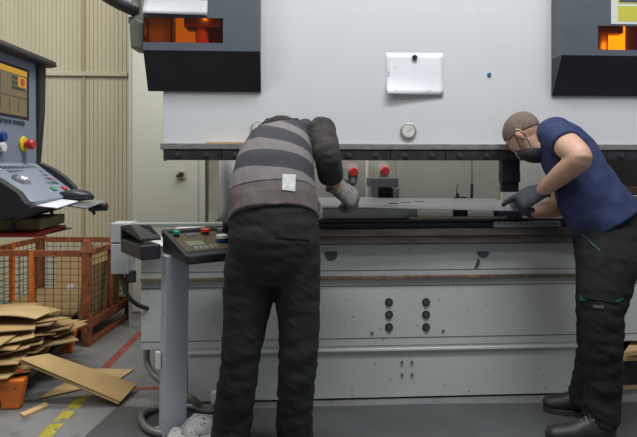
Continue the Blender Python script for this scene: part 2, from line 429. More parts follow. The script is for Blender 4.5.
# emergency stops on the rear
for ex, ey, dk in ((353,171,1), (384,170,0)):
    c = onY(ex, ey, .62)
    b = MB(); b.loft([(c+Vector((0,.03,-.03)), .030, .066, Vector((1,0,0))), (c+Vector((0,0,-.03)), .030, .066, Vector((1,0,0)))], 24)
    pl = b.build('stop_plate', M['key'] if dk else M['panel'], pb)
    b = MB(); b.disc(c+Vector((-.002,0,.022)), (0,-1,0), .031, .012); b.build('collar', M['white'], pl)
    b = MB(); b.disc(c+Vector((.002,-.012,-.006)), (0,-1,0), .028, .03); b.build('red_knob', M['red'], pl, bevel=.008)
    b = MB(); b.box(c.x-.012, c.x+.012, .6, .62, c.z-.075, c.z-.04); b.build('plug', M['boxgrey'], pl)
    MB().box(c.x-.02, c.x+.02, .65, .9, c.z-.06, c.z+.02).build('bracket', M['panel'], pb)
MB().cyl(onY(367,160,.8), onY(367,200,.8), .009).build('guide_rod', M['white'], pb)
# back gauge head (box with dark bay)
g0 = onY(370,198,.55); g1 = onY(397,178,.55)
b = MB(); w = g1.x-g0.x; h = g1.z-g0.z
b.box(g0.x, g1.x, .5, .7, g1.z-h*.45, g1.z); b.box(g0.x+w*.1, g0.x+w*.26, .5, .6, g0.z-.06, g1.z-h*.45); b.box(g1.x-w*.2, g1.x, .48, .62, g0.z-.06, g1.z-h*.5)
bgu = b.build('back_gauge', mat('gauge_grey', (.10,.105,.11), .5), pb, bevel=.003)
MB().box(g0.x+w*.26, g1.x-w*.2, .56, .7, g0.z-.06, g1.z-h*.45).build('gauge_bay', M['darkint'], bgu)
MB().box(g0.x-.06, g0.x+.01, .47, .53, g0.z-.05, g0.z+.006).build('gauge_finger', M['boxgrey'], bgu)
MB().box(g0.x, g1.x+.06, .5, .7, g0.z-.08, g0.z-.06).build('gauge_beam', M['steel'], bgu)
# small gauge finger with mast and a hanging rod
c = onY(458, 198, .55)
b = MB(); b.box(c.x-.012, c.x+.055, .53, .6, c.z-.15, c.z+.006); b.cyl((c.x, .56, c.z), (c.x, .56, c.z+.03), .010)
b.tube([(c.x-.004,.56,c.z+.03), (c.x-.006,.56,c.z+.055), (c.x+.003,.56,c.z+.085)], .003, 8)
b.build('gauge_stop', M['boltdark'], pb)
a = onY(472, 158, .7); c = onY(472, 184, .7); e = onY(471.5, 204, .7)
hr = MB().cyl(a, c, .004, seg=8).build('hanging_rod', M['rod'], pb)
MB().cyl(c, e, .009, seg=12).build('rod_grip', M['blackrub'], hr)
# upper punch
a = onY(501, 192, .0); c = onY(518.5, 160, .0)
b = MB(); b.box(a.x, c.x, -.02, .03, onY(501,172,0).z, c.z); b.box(a.x-.004, c.x, -.025, .025, onY(501,182,0).z, onY(501,172,0).z); b.box(a.x, c.x-.003, -.012, .012, a.z, onY(501,182,0).z)
b.build('punch', M['wedge'], pb, bevel=.002)

# bed
zt0 = zz(244,400,0); xbl = X(141, 0); xbr = 2.6
b = MB(); b.box(xbl, xbr, 0, 1.0, zz(347,320), zt0); bed = b.build('bed', M['bed'], pb, bevel=.004)
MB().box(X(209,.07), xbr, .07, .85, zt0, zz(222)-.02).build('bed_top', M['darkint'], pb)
MB().box(X(188,0), X(604,0), .004, 1.0, .012, zz(347,320)).build('plinth', M['bed'], pb)
MB().box(X(188,0), X(604,0), .03, .9, 0, .014).build('plinth_base', M['seam'], pb)
MB().box(X(188,0), X(604,0), -.010, .002, zz(351.5,330), zz(349.3,330)).build('plinth_lip', M['bedlip'], pb, bevel=.001)
zrail = zz(277,400)
rl = MB().box(xbl, xbr, -.018, .002, zrail-.009, zrail+.009).build('front_rail', M['brownrail'], pb, bevel=.002)
for yy in (270, 285.5, 337.5):
    z_ = zz(yy, 400); MB().box(xbl, xbr, -.0012, .001, z_-.0018, z_+.0018).build('panel_seam', M['seam'], pb)
for i in range(18):
    xq = X(165, -.018)+i*.118
    MB().disc((xq, -.018, zrail), (0,-1,0), .004, .002, 8).build('rail_hole', M['seam'], rl)
tb = MB(); z1 = zz(229,400,-.06); z2 = zz(244,400,-.06)
tb.box(X(186,-.06), xr, -.06, .07, z2+.04, z1); tb.box(X(186,-.06), xr, -.045, .07, z2, z2+.037)
tab = tb.build('table', M['rust'], pb, bevel=.003)
for hx, hy in ((398,239.5),(410,242),(348,240),(365,239),(452,239),(530,239),(500,242)):
    MB().disc(onY(hx,hy,-.0455), (0,-1,0), .006, .003, 10).build('table_hole', M['seam'], tab)
rs = MB(); zs1 = zz(219.5,400,-.03)
rs.box(X(230,-.03), xr, -.03, .06, z1, zs1-.018); rs.box(X(230,-.03), xr, -.02, .06, zs1-.016, zs1); rs.build('die_holder', M['wedge'], pb, bevel=.002)
# ruler strip with orange numbers
ru = MB().box(X(408,.0), X(505,.0), -.028, -.018, zs1, zs1+.014).build('ruler', mat('ruler_grey', (.32,.31,.26), .6), pb)
def text(body, loc, size, m, parent, name):
    cu = bpy.data.curves.new('t', 'FONT'); cu.body = body; cu.size = size; cu.extrude = .0006; cu.align_x = 'CENTER'
    o = bpy.data.objects.new('t', cu); COL.objects.link(o)
    me = bpy.data.meshes.new_from_object(o.evaluated_get(bpy.context.evaluated_depsgraph_get()))
    bpy.data.objects.remove(o); me.materials.clear(); me.materials.append(m); me.name = name
    me.transform(Matrix.Translation(Vector(loc)-wloc(parent)) @ Matrix.Rotation(math.pi/2, 4, 'X'))
    q = bpy.data.objects.new(name, me); COL.objects.link(q); q.parent = parent
for t_, tx in (('10',413.5),('12',424),('10',434),('11',445),('1',466.5),('8',477),('5',488)):
    p = onY(tx, 221.4, -.002); text(t_, (p.x, -.029, zs1+.0005), .019, M['orangenum'], ru, 'ruler_number')
text('3', (X(409.5,0), -.029, zs1+.0005), .019, M['orangenum'], ru, 'ruler_number')
# bright lower die on the left, dark blocks, segmented die on the right
MB().box(X(323.5,0), X(419,0), .03, .09, zs1, zz(208.5)).build('lower_die', M['diesteel'], pb, bevel=.002)
MB().box(X(455,.05), X(465,.05), .03, .09, zs1, zz(209)).build('die_block', M['wedge'], pb)
MB().box(X(497,.0), X(521,.0), -.02, .05, zs1, zz(210.5)).build('die_block', M['key'], pb)
ds = MB().box(X(494,-.055), X(561,-.055), -.055, -.031, zz(227.5,520,-.055), zz(221.5,520,-.055)).build('die_segment', M['diesteel'], pb, bevel=.002)
for i in range(11):
    MB().disc(onY(499+i*5.6, 223.6, -.055), (0,-1,0), .0055, .002, 10).build('die_hole', M['seam'], ds)
MB().disc(onY(522, 230.5, -.06), (0,-1,0), .006, .004, 10).build('die_bolt', M['seam'], tab)
# bed fittings
for bx in (389, 426):
    for by in (302, 314.5, 327):
        c = onY(bx, by, 0); b = MB(); b.disc(c, (0,-1,0), .021, .004); o = b.build('bolt', M['boltdark'], pb)
        b = MB(); b.disc(c+Vector((0,-.004,0)), (0,-1,0), .014, .006, 6); b.build('bolt_head', M['bolt'], o)
for bx, by, r in ((402,362,.007),(412,362,.007),(402,374.5,.007),(412,374.5,.007),(372,333,.008),(443,331,.008)):
    MB().disc(onY(bx,by,.0), (0,-1,0), r, .0035, 14).build('bolt_hole', M['seam'], pb)
def halfmoon(px, py, r, a0, a1, inner=0.0, m='key'):
    c = onY(px, py, 0); n = 16; pts = []
    for i in range(n+1):
        a = math.radians(a0+(a1-a0)*i/n); pts.append(c+Vector((math.cos(a)*r, -.003, math.sin(a)*r)))
    if inner:
        for i in range(n+1):
            a = math.radians(a1+(a0-a1)*i/n); pts.append(c+Vector((math.cos(a)*r, -.003, math.sin(a)*r))*1.0+Vector((-inner*math.sin(math.pi*i/n), 0, inner*.6*math.sin(math.pi*i/n))))
        pts = pts[:n+1]+pts[n+2:-1]
    b = MB(); b.prism(pts, (0,.004,0)); b.build('grip_recess', M[m], pb)
halfmoon(331, 254.5, .033, 150, 390); halfmoon(483, 251.5, .033, 180, 360)
halfmoon(473.5, 262.5, .034, -85, 45, .018)
# left support rail with grey junction box
YJ = -.10
b = MB(); b.box(X(133,YJ), X(262,YJ), YJ, YJ+.06, onY(133,227,YJ).z, onY(133,223.5,YJ).z); b.build('support_rail', mat('rail_grey', (.27,.275,.26), .5), pb, bevel=.003)
ja = onY(112, 222.5, YJ); jb = onY(133, 273, YJ)
jbx = MB().box(ja.x, jb.x, YJ-.03, YJ+.09, (ja.z+.0)*.6+jb.z*.4+.002, ja.z).build('junction_box', M['boxgrey'], pb, bevel=.006)
MB().box(ja.x+.002, jb.x-.012, YJ-.028, YJ+.085, jb.z, ja.z*.6+jb.z*.4-.002).build('lower_half', M['boxgrey'], jbx, bevel=.004)
MB().box(X(128,YJ), X(143,0), YJ+.05, .02, onY(133,250,YJ).z, onY(133,228,YJ).z).build('box_bracket', M['boxgrey'], pb)
g = onY(132, 277, YJ)
MB().cyl(g+Vector((0,0,.03)), g-Vector((0,0,.025)), .02).build('cable_gland', M['blackrub'], jbx)
MB().tube(bez([onY(121,273,YJ), onY(123,282,YJ), onY(128,296,YJ), onY(138,305,-.05), onY(150,309,.02)]), .011, 10).build('cable', M['blackrub'], jbx, smooth=True)
# conduit dropping from the bed
c1 = bez([onY(147,346,.1), onY(147,362,.1), onY(155,376,.05), onY(172,388,.0), onY(190,397,-.12), fl(203,407,.03), fl(213,409,.03)])
MB().tube(c1, .016, 12).build('drop_hose', M['hosep'], pb, smooth=True)

# loose things on the machine
def paper(name, px0, px1, py0, py1, Y, m, label, curl):
    b = MB(); a = onY(px0, py1, Y); c = onY(px1, py0, Y); n = 12; k = 8; vs = []
    for j in range(k+1):
        row = []
        for i in range(n+1):
            u = i/n; v = j/k
            lift = curl*max(0, 1-v*2.2)**2*max(0, 1-u*.8)
            row.append(b.bm.verts.new((a.x+(c.x-a.x)*u, Y-.003-lift, a.z+(c.z-a.z)*v+lift*.25)))
        vs.append(row)
    for j in range(k):
        for i in range(n): b.bm.faces.new((vs[j][i], vs[j][i+1], vs[j+1][i+1], vs[j+1][i]))
    o = b.build(name, m, None, smooth=True); s = o.modifiers.new('t', 'SOLIDIFY'); s.thickness = .0008
    return tag(o, label, 'paper'), a, c
pp, a, c = paper('paper_sheet', 386, 443, 53.5, 95.5, 0, M['paper'], 'blank smudged white paper pinned in the centre of the white machine front', .03)
for q in (.42, .68):
    b = MB(); b.disc((a.x+(c.x-a.x)*q, -.003, a.z+.008), (0,-1,0), .003, .0012, 8); b.build('punched_hole', M['ink'], pp)
pp2, a, c = paper('paper_sheet', 144, 207.5, -20, 15, HF, M['paper2'], 'printed paper taped to the dark housing above the amber window', .02)
b = MB(); q = onY(414.5, 57.5, -.004); b.disc(q, (0,-1,0), .014, .010); tag(b.build('magnet', M['mag'], None, bevel=.003), 'round dark navy magnet holding the smudged paper', 'magnet')
b = MB(); q = onY(489, 74.5, 0); b.disc(q, (0,-1,0), .010, .008, 16); tag(b.build('magnet', M['teal'], None, bevel=.002), 'tiny teal magnet alone on the white machine front', 'magnet')

# ================================================================== SHEET METAL
b = MB(); P0 = onY(321,206.5,-.15); P1 = onY(541,211.5,-.10)
zf0 = P0.z; zf1 = P1.z
def sp(x, y): 
    u = (x-P0.x)/(P1.x-P0.x); v = (y+.15)/.65
    yy = P0.y+(P1.y-P0.y)*u; yy += (.5-yy)*v
    return Vector((x+.02*v*(1-2*u), yy, zf0+(zf1-zf0)*u+v*(.012+.022*u)))
slots = []
for cxp, cyp in ((394,203.6),(406,202.6),(419.5,201.8)):
    q = fl(cxp, cyp, 1.018); slots.append((q.x-.028, q.x+.028, q.y-.03, q.y+.03))
xs_ = sorted({P0.x, P1.x} | {v for s_ in slots for v in s_[:2]} | {P0.x+(P1.x-P0.x)*i/14 for i in range(15)})
ys_ = sorted({-.15, .5} | {v for s_ in slots for v in s_[2:]} | {-.15+.65*i/6 for i in range(7)})
vv = {(i, j): b.bm.verts.new(sp(x, y)) for i, x in enumerate(xs_) for j, y in enumerate(ys_)}
for i in range(len(xs_)-1):
    for j in range(len(ys_)-1):
        mx, my = (xs_[i]+xs_[i+1])/2, (ys_[j]+ys_[j+1])/2
        if any(s_[0] < mx < s_[1] and s_[2] < my < s_[3] for s_ in slots): continue
        b.bm.faces.new((vv[i,j], vv[i+1,j], vv[i+1,j+1], vv[i,j+1]))
o = b.build('metal_sheet', M['sheet']); s = o.modifiers.new('t', 'SOLIDIFY'); s.thickness = .003; s.offset = 0
tag(o, 'flat shiny sheet of metal with slots held by both workers in the machine', 'metal sheet')

# ================================================================== ELECTRICAL CABINET
YC = 1.45
xc0 = X(128.5, YC); xc1 = X(206, YC)
cab = thing('electrical_cabinet', 'tall beige electrical cabinet behind the left end of the machine', 'cabinet', ((xc0+xc1)/2, YC+.25, 0))
MB().box(xc0, xc1, YC, YC+.5, .0, 3.2).build('body', M['cab'], cab, bevel=.006)
MB().box(xc0+.03, xc1-.06, YC-.02, YC+.002, .12, 3.1).build('door', M['cab'], cab, bevel=.006)
c = onY(181.5, 174.5, YC-.02)
sw = MB().box(c.x-.034, c.x+.034, YC-.035, YC-.018, c.z-.034, c.z+.034).build('rotary_switch', mat('switch_plate', (.34,.33,.25), .5), cab, bevel=.004)
b = MB(); b.disc((c.x,YC-.035,c.z), (0,-1,0), .018, .02); b.slab((c.x-.005,YC-.052,c.z-.004), Vector((.026,0,.012)), Vector((0,.008,0)), Vector((-.004,0,.009))); b.build('knob', M['black'], sw)

# ================================================================== OPERATOR CONSOLE (hangs from its arm)
con = thing('control_console', 'grey and black hanging control console with a lit amber screen', 'console', P(-1.0, 1.68, 1.08))
XF = -.946
b = MB(); b.prism([P(XF,1.42,1.215), P(XF,1.88,1.215), P(XF,1.88,1.565), P(XF,1.42,1.565)], R*-.13); b.build('screen_housing', M['consgrey'], con, bevel=.004)
for d0 in (1.875, 1.375):
    b = MB(); b.prism([P(-1.12,d0,1.10), P(-.952,d0,1.20), P(-.936,d0,1.40), P(-.933,d0,1.57), P(-1.12,d0,1.57)], F*.05); b.build('side_shell', M['black'], con, bevel=.008)
b = MB(); b.prism([P(-1.12,1.36,1.563), P(-.93,1.36,1.552), P(-.905,1.36,1.556), P(-.91,1.36,1.575), P(-1.0,1.36,1.598), P(-1.12,1.36,1.60)], F*.585); b.build('visor', M['black'], con, bevel=.006)
b = MB(); b.prism([P(-1.12,1.40,1.09), P(-1.075,1.40,1.09), P(-1.075,1.40,1.58), P(-1.12,1.40,1.58)], F*.5); b.build('rear_cover', M['black'], con, bevel=.01)
# screen with its picture
scm = [emit('screen_tan', (.40,.29,.13), .36), emit('screen_orange', (.80,.42,.03), .6), emit('screen_dark', (.05,.07,.055), .35), emit('screen_green', (.06,.2,.06), .35), emit('screen_red', (.6,.10,.05), .5), M['blackrub']]
b = MB()
def rect(d0, d1, z0, z1, lift, mi):
    b.mi = mi; b.prism([P(XF+lift-.001,d0,z0), P(XF+lift-.001,d1,z0), P(XF+lift-.001,d1,z1), P(XF+lift-.001,d0,z1)], R*.0012)
rect(1.525, 1.828, 1.362, 1.526, .001, 5)
rect(1.533, 1.812, 1.371, 1.517, .002, 0)
rect(1.533, 1.812, 1.500, 1.517, .003, 1)
for i in range(4):
    z_ = 1.487-i*.0155
    rect(1.60, 1.662, z_-.006, z_+.005, .003, 2); rect(1.61, 1.64, z_-.004, z_+.003, .0042, 3)
    if i < 3: rect(1.725, 1.756, z_-.006, z_+.005, .003, 2); rect(1.73, 1.745, z_-.004, z_+.003, .0042, 3)
rect(1.725, 1.80, 1.451, 1.459, .003, 2)
rect(1.758, 1.808, 1.463, 1.494, .0032, 1)
rect(1.533, 1.812, 1.427, 1.4295, .003, 2)
for i in range(5): rect(1.56+i*.05, 1.562+i*.05, 1.385, 1.42, .003, 2)
b.mi = 4; b.cyl(P(XF+.0032,1.783,1.4785), P(XF+.0048,1.783,1.4785), .0125, seg=20)
b.build('screen', scm, con)
for xk in (1, 5.5, 9.8, 14.5, 18.5, 22.5):
    d_ = -XF*FPX/(CX-xk); b = MB()
    q = lambda dd, dz: P(XF+.001, d_+dd, 1.349+dz)
    for (a0, a1, e0, e1) in ((-.008,.008,.003,.006),(-.008,.008,-.006,-.003),(-.008,-.004,-.006,.006),(.004,.008,-.006,.006)):
        b.prism([q(a0,e0), q(a1,e0), q(a1,e1), q(a0,e1)], R*.002)
    b.build('softkey', M['key'], con)
for m_, d_, z_ in (('blue',1.668,1.300),('white',1.664,1.268)):
    b = MB(); b.cyl(P(XF,d_,z_), P(XF+.014,d_,z_), .015); b.build('push_button', M[m_], con, bevel=.003)
es = MB(); es.cyl(P(XF,1.793,1.283), P(XF+.006,1.793,1.283), .025); es = es.build('emergency_stop', M['yellow'], con, bevel=.003)
b = MB(); b.loft([(P(XF+.006,1.793,1.282), .009, .009, Z), (P(XF+.014,1.793,1.282), .010, .010, Z), (P(XF+.016,1.793,1.282), .015, .015, Z), (P(XF+.030,1.793,1.282), .0165, .0165, Z), (P(XF+.035,1.793,1.282), .013, .013, Z)], 24)
b.build('red_knob', M['red'], es, smooth=False)
# keyboard deck
def dk(u, v, h=0.0):     # u 0..1 near to far, v 0..1 back to front
    xb = XF; xf = -.745-.06*u
    p = P(xb+(xf-xb)*v, 1.455+.42*u, 1.222+(1.117-1.222)*v)
    return p+V(.55,0,.83)*h
b = MB(); b.hexa([dk(0,0), dk(1,0), dk(1,1), dk(0,1)], [dk(0,0,-.02), dk(1,0,-.02), dk(1,1,-.02), dk(0,1,-.02)]); b.build('keyboard_deck', M['consgrey'], con)
for r_ in range(5):
    for c_ in range(9):
        if r_ == 4 and c_ < 5: continue
        u0 = .40+c_*.058; v0 = .16+r_*.115
        q = dk(u0, v0, .002); ux = (dk(u0+.05, v0)-dk(u0, v0))*.36; uy = (dk(u0, v0+.08)-dk(u0, v0))*.42
        mm = M['key']
        if r_ == 4 and c_ == 6: mm = M['green']
        if r_ == 3 and c_ == 8: mm = M['red']
        MB().slab(q, ux, uy, V(.55,0,.83)*.0025).build('key', mm, con)
for c_, mm in ((.62,'green'), (.86,'red')):
    q = dk(c_, .80, .003); MB().slab(q, F*.011, V(.83,0,-.55)*.008, V(.55,0,.83)*.004).build('key', M[mm], con)
q = dk(.33, .55, .001)
tbk = MB().cyl(q, q+V(.55,0,.83)*.006, .030).build('trackball_ring', M['key'], con)
MB().ell(q+V(.55,0,.83)*.004, R*.022, F*.022, Z*.018).build('trackball', mat('trackball_silver', (.55,.56,.57), .25, .6), tbk, smooth=True)
for u0, u1 in ((-.09, 0), (1.0, 1.09)):
    b = MB(); poly = []
    for v, h in ((0,.006),(.3,.018),(.6,.020),(.85,.014),(1.02,-.004),(1.03,-.035),(.85,-.07)): poly.append((v, h))
    lo = [dk(u0,v,h) for v, h in poly]+[P(-1.0,1.455+.42*u0,1.065)]; hi = [dk(u1,v,h) for v, h in poly]+[P(-1.0,1.455+.42*u1,1.065)]
    b.hexa(lo, hi); b.build('side_cheek', M['black'], con, bevel=.004)
b = MB(); b.hexa([dk(0,0,-.022), dk(1,0,-.022), dk(1,.98,-.022), dk(0,.98,-.022)], [P(-1.06,1.455,1.09), P(-1.06,1.875,1.09), P(-.86,1.875,1.070), P(-.79,1.455,1.066)]); b.build('lower_shell', M['black'], con)
# mouse shelf and clamp
b = MB(); b.hexa([P(-.80,1.66,1.100), P(-.83,1.88,1.108), P(-.705,1.86,1.094), P(-.665,1.60,1.088)], [P(-.80,1.66,1.103), P(-.83,1.88,1.111), P(-.705,1.86,1.097), P(-.665,1.60,1.091)])
b.build('mouse_shelf', M['sheet'], con)
b = MB(); q = P(-.708, 1.80, 1.079); b.cyl(q-V(.028,0,0), q+V(.028,0,.003), .013); b.tube([q+V(-.028,0,0), q+V(-.04,0,.008), q+V(-.06,0,.01)], .005); b.tube([q+V(-.02,0,-.005), q+V(-.012,0,-.022)], .005); b.build('shelf_clamp', M['black'], con)
# hanging arm
pts = bez([P(-1.05,1.66,1.59), P(-1.05,1.66,1.98), P(-1.05,1.72,2.07), P(-1.08,2.2,2.09), W(104,-6,2.72), W(136,11,2.88)], 8)
MB().tube(pts, .032, 14).build('hanging_arm', mat('arm_dark', (.05,.052,.055), .5), con, smooth=True)
b = MB(); b.prism([P(-.86,1.58,1.066), P(-.86,1.82,1.066), P(-.86,1.82,1.07), P(-.86,1.58,1.07)], R*-.1)
for d_ in (1.58, 1.70, 1.81): b.prism([P(-.86,d_,1.068), P(-.86,d_+.008,1.068), P(-.86,d_+.008,1.012), P(-.86,d_,1.012)], R*-.008)
b.prism([P(-.80,1.58,1.010), P(-.80,1.82,1.010), P(-.80,1.82,1.013), P(-.80,1.58,1.013)], R*-.15); b.build('under_tray', M['black'], con)
# things on and under the console
b = MB(); q = P(-.765, 1.76, 1.121)
b.loft([(q+V(-.055,-.02,-.013), .012, .006, F), (q+V(-.04,-.015,-.004), .028, .014, F), (q+V(0,0,0), .032, .020, F), (q+V(.035,.012,-.002), .028, .015, F), (q+V(.052,.018,-.010), .012, .006, F)], 20)
ms = b.build('computer_mouse', M['black'], None, smooth=True); tag(ms, 'black computer mouse on the little shelf in front of the console', 'mouse')
b = MB(); b.hexa([P(-.785,1.50,1.106), P(-.82,1.72,1.112), P(-.73,1.70,1.104), P(-.70,1.50,1.097)], [P(-.785,1.50,1.108), P(-.82,1.72,1.114), P(-.73,1.70,1.106), P(-.70,1.50,1.099)])
tag(b.build('document_sheet', M['paper2']), 'pale paper sheets poking out over the front of the console keyboard', 'paper')
b = MB(); b.hexa([P(-.93,1.60,1.026), P(-.93,1.80,1.026), P(-.815,1.80,1.030), P(-.795,1.60,1.028)], [P(-.93,1.60,1.058), P(-.93,1.80,1.058), P(-.815,1.80,1.060), P(-.795,1.60,1.060)])
tag(b.build('folder', mat('folder_brown', (.22,.17,.075), .6, var=.3, vscale=30), None, bevel=.003), 'yellowish brown folder slid under the control console, above the red one', 'folder')
b = MB(); b.hexa([P(-.93,1.56,1.0135), P(-.93,1.81,1.0135), P(-.81,1.80,1.0135), P(-.785,1.55,1.0135)], [P(-.93,1.56,1.024), P(-.93,1.81,1.024), P(-.81,1.80,1.024), P(-.785,1.55,1.024)])
tag(b.build('folder', mat('folder_red', (.45,.02,.02), .5), None, bevel=.002), 'thin red folder under the brown one, below the control console', 'folder')

# ================================================================== PEDESTAL
TH = math.radians(35); PE = R*math.cos(TH)+F*math.sin(TH); PS = -R*math.sin(TH)+F*math.cos(TH)
N0 = W(187, 257, 2.34); zn = N0.z; zf_ = zn+.085
pb0 = W(164.5, 400, 2.475); pb0.z = 0
ped = thing('control_pedestal', 'two hand control pedestal with green and red buttons on a grey post', 'control pedestal', pb0)
lean = R*.014; top = zn-.03
b = MB(); q0 = pb0+Z*.012-lean*.4; w = .108
b.hexa([q0, q0+PE*w, q0+PE*w+PS*.062, q0+PS*.062], [p_+Z*top+lean for p_ in (q0, q0+PE*w, q0+PE*w+PS*.062, q0+PS*.062)]); b.build('post', M['post'], ped, bevel=.004)
b = MB(); q = q0+PS*.03+Z*.30-PE*.016; b.prism([q, q+PE*.017, q+PE*.017+PS*.03, q+PS*.03], (0,0,.075)); b.build('side_box', M['white'], ped, bevel=.003)
b = MB(); c = pb0+PE*.05+PS*.06+Z*.006; b.slab(c+PE*.06, PE*.11, PS*.08, Z*.006); b.build('base_plate', M['post'], ped, bevel=.003)
HWD = .27; HDP = .30
def HD(u, v, h=0.0):     # u across, v near..far on the sloped panel
    return N0+PE*(HWD*u)+PS*(HDP*v)+Z*((zf_-zn)*v+h)
b = MB(); b.hexa([HD(0,0,-.035), HD(1,0,-.035), HD(1,1,-.10), HD(0,1,-.10)], [HD(0,0,-.012), HD(1,0,-.012), HD(1,1,-.012), HD(0,1,-.012)]); b.build('head_box', M['black'], ped, bevel=.006)
for (u0,u1,v0,v1) in ((0,1,-.02,.10),(0,1,.92,1),(-.02,.07,0,1),(.93,1.0,0,1)):
    b = MB(); b.hexa([HD(u0,v0,-.03), HD(u1,v0,-.03), HD(u1,v1,-.03), HD(u0,v1,-.03)], [HD(u0,v0,.006), HD(u1,v0,.006), HD(u1,v1,.006), HD(u0,v1,.006)]); b.build('rim', M['black'], ped, bevel=.007)
b = MB(); b.hexa([HD(.07,.24,-.012), HD(.93,.24,-.012), HD(.93,.92,-.012), HD(.07,.92,-.012)], [HD(.07,.24,-.009), HD(.93,.24,-.009), HD(.93,.92,-.009), HD(.07,.92,-.009)])
b.build('control_panel', mat('panel_bronze', (.085,.066,.034), .5, .2, var=.2, vscale=20), ped)
b = MB(); b.hexa([HD(.22,.42,-.009), HD(.52,.42,-.009), HD(.52,.58,-.009), HD(.22,.58,-.009)], [HD(.22,.42,-.007), HD(.52,.42,-.007), HD(.52,.58,-.007), HD(.22,.58,-.007)]); b.build('display', mat('display_green', (.13,.155,.10), .3), ped)
b = MB(); b.hexa([HD(.34,.76,-.009), HD(.52,.76,-.009), HD(.52,.86,-.009), HD(.34,.86,-.009)], [HD(.34,.76,-.004), HD(.52,.76,-.004), HD(.52,.86,-.004), HD(.34,.86,-.004)]); b.build('dark_window', M['key'], ped)
for u, v, m_, r_, hgt in ((.17,.80,'green',.0165,.017),(.70,.82,'red',.021,.015),(.86,.52,'greyknob',.027,.018)):
    q = HD(u,v,-.009); b = MB(); b.cyl(q, q+Z*.014, r_*.75); st = b.build('button_base', M['black'], ped)
    b = MB(); b.loft([(q+Z*.012, r_, r_, R), (q+Z*(.012+hgt*.7), r_, r_, R), (q+Z*(.012+hgt), r_*.8, r_*.8, R)], 24); b.build('button_cap', M[m_], st)
    if m_ == 'greyknob':
        b = MB(); b.cyl(q, q+Z*.003, r_*1.25); b.build('blue_ring', M['blue'], st)
for i in range(5):
    for j in range(2):
        q = HD(.30+i*.09, .30+.06*j, -.007); MB().slab(q, PE*.006, PS*.004, Z*.003).build('small_key', M['greyknob'], ped)
# hand guards: a low shelf, a rear wall and a sloping hood
def guard(G0, we, ds_, zb, zt_, hn_, hb_):
    b = MB(); g = lambda e, s_, z_: Vector((0,0,z_))+Vector(((G0+PE*e+PS*s_).x, (G0+PE*e+PS*s_).y, 0))
    b.hexa([g(0,0,zb), g(we,0,zb), g(we,ds_,zb), g(0,ds_,zb)], [g(0,0,zt_), g(we,0,zt_), g(we,ds_,zt_), g(0,ds_,zt_)]); b.build('guard_shelf', M['black'], ped, bevel=.008, segs=3)
    b = MB(); b.hexa([g(0,ds_-.02,zt_-.01), g(we,ds_-.02,zt_-.01), g(we,ds_,zt_-.01), g(0,ds_,zt_-.01)], [g(0,ds_-.02,hb_), g(we,ds_-.02,hb_), g(we,ds_,hb_), g(0,ds_,hb_)]); b.build('guard_wall', M['black'], ped, bevel=.004)
    b = MB(); t = .014
    b.hexa([g(0,0,hn_-t), g(we,0,hn_-t), g(we,ds_*.5,hb_-.002), g(we,ds_,hb_-t), g(0,ds_,hb_-t), g(0,ds_*.5,hb_-.002)], [g(0,0,hn_), g(we,0,hn_), g(we,ds_*.5,hb_+t), g(we,ds_,hb_), g(0,ds_,hb_), g(0,ds_*.5,hb_+t)]); b.build('guard_hood', M['black'], ped, bevel=.004)
    MB().cyl(g(we/2,ds_*.5,zt_), g(we/2,ds_*.5,zt_+.010), .016).build('guard_button', M['boltdark'], ped)
G0 = W(141, 258, 2.38)
guard(G0, .088, .31, W(142,261,2.38).z, W(142,245.5,2.38).z, W(142,238.5,2.38).z, W(150,227,2.58).z)
G1 = HD(1.0,.0,0)+PE*.012
guard(G1, .085, .26, zn-.02, zn+.045, zn+.075, zn+.115)
# foot pedal
fp = thing('foot_pedal', 'paint splattered white foot pedal on the floor beside the pedestal post', 'foot pedal', fl(196,446)*1.0)
b = MB(); c = fl(192,452); b.slab(c+Z*.035, R*.11, F*.09, Z*.035); 
b.build('pedal_base', M['speck'], fp, bevel=.015, segs=3)
b = MB(); c = fl(196,446); b.loft([(c+V(-.05,.0,.05), .07, .035, F), (c+V(0,.02,.075), .085, .05, F), (c+V(.07,.05,.06), .07, .04, F), (c+V(.1,.06,.04), .04, .03, F)], 20); b.build('pedal_hood', M['speck'], fp, smooth=True)
# metal conduit loop on floor
cl = bez([fl(178,437,.02), fl(150,430,.02), fl(141,418,.02), fl(148,411,.02), fl(165,407,.02), fl(190,406,.02), fl(203,410,.02), fl(214,411,.03)], 10)
o = MB().tube(cl, .017, 12).build('flexible_conduit', M['hose'], None, smooth=True); tag(o, 'grey metal conduit looping over the floor behind the pedestal post', 'hose')
b = MB(); c = fl(215,403,.02); b.slab(c+Z*.03, R*.018, F*.02, Z*.03); tag(b.build('connector_block', M['white'], None, bevel=.004), 'small white connector block on the floor at the machine foot', 'connector')

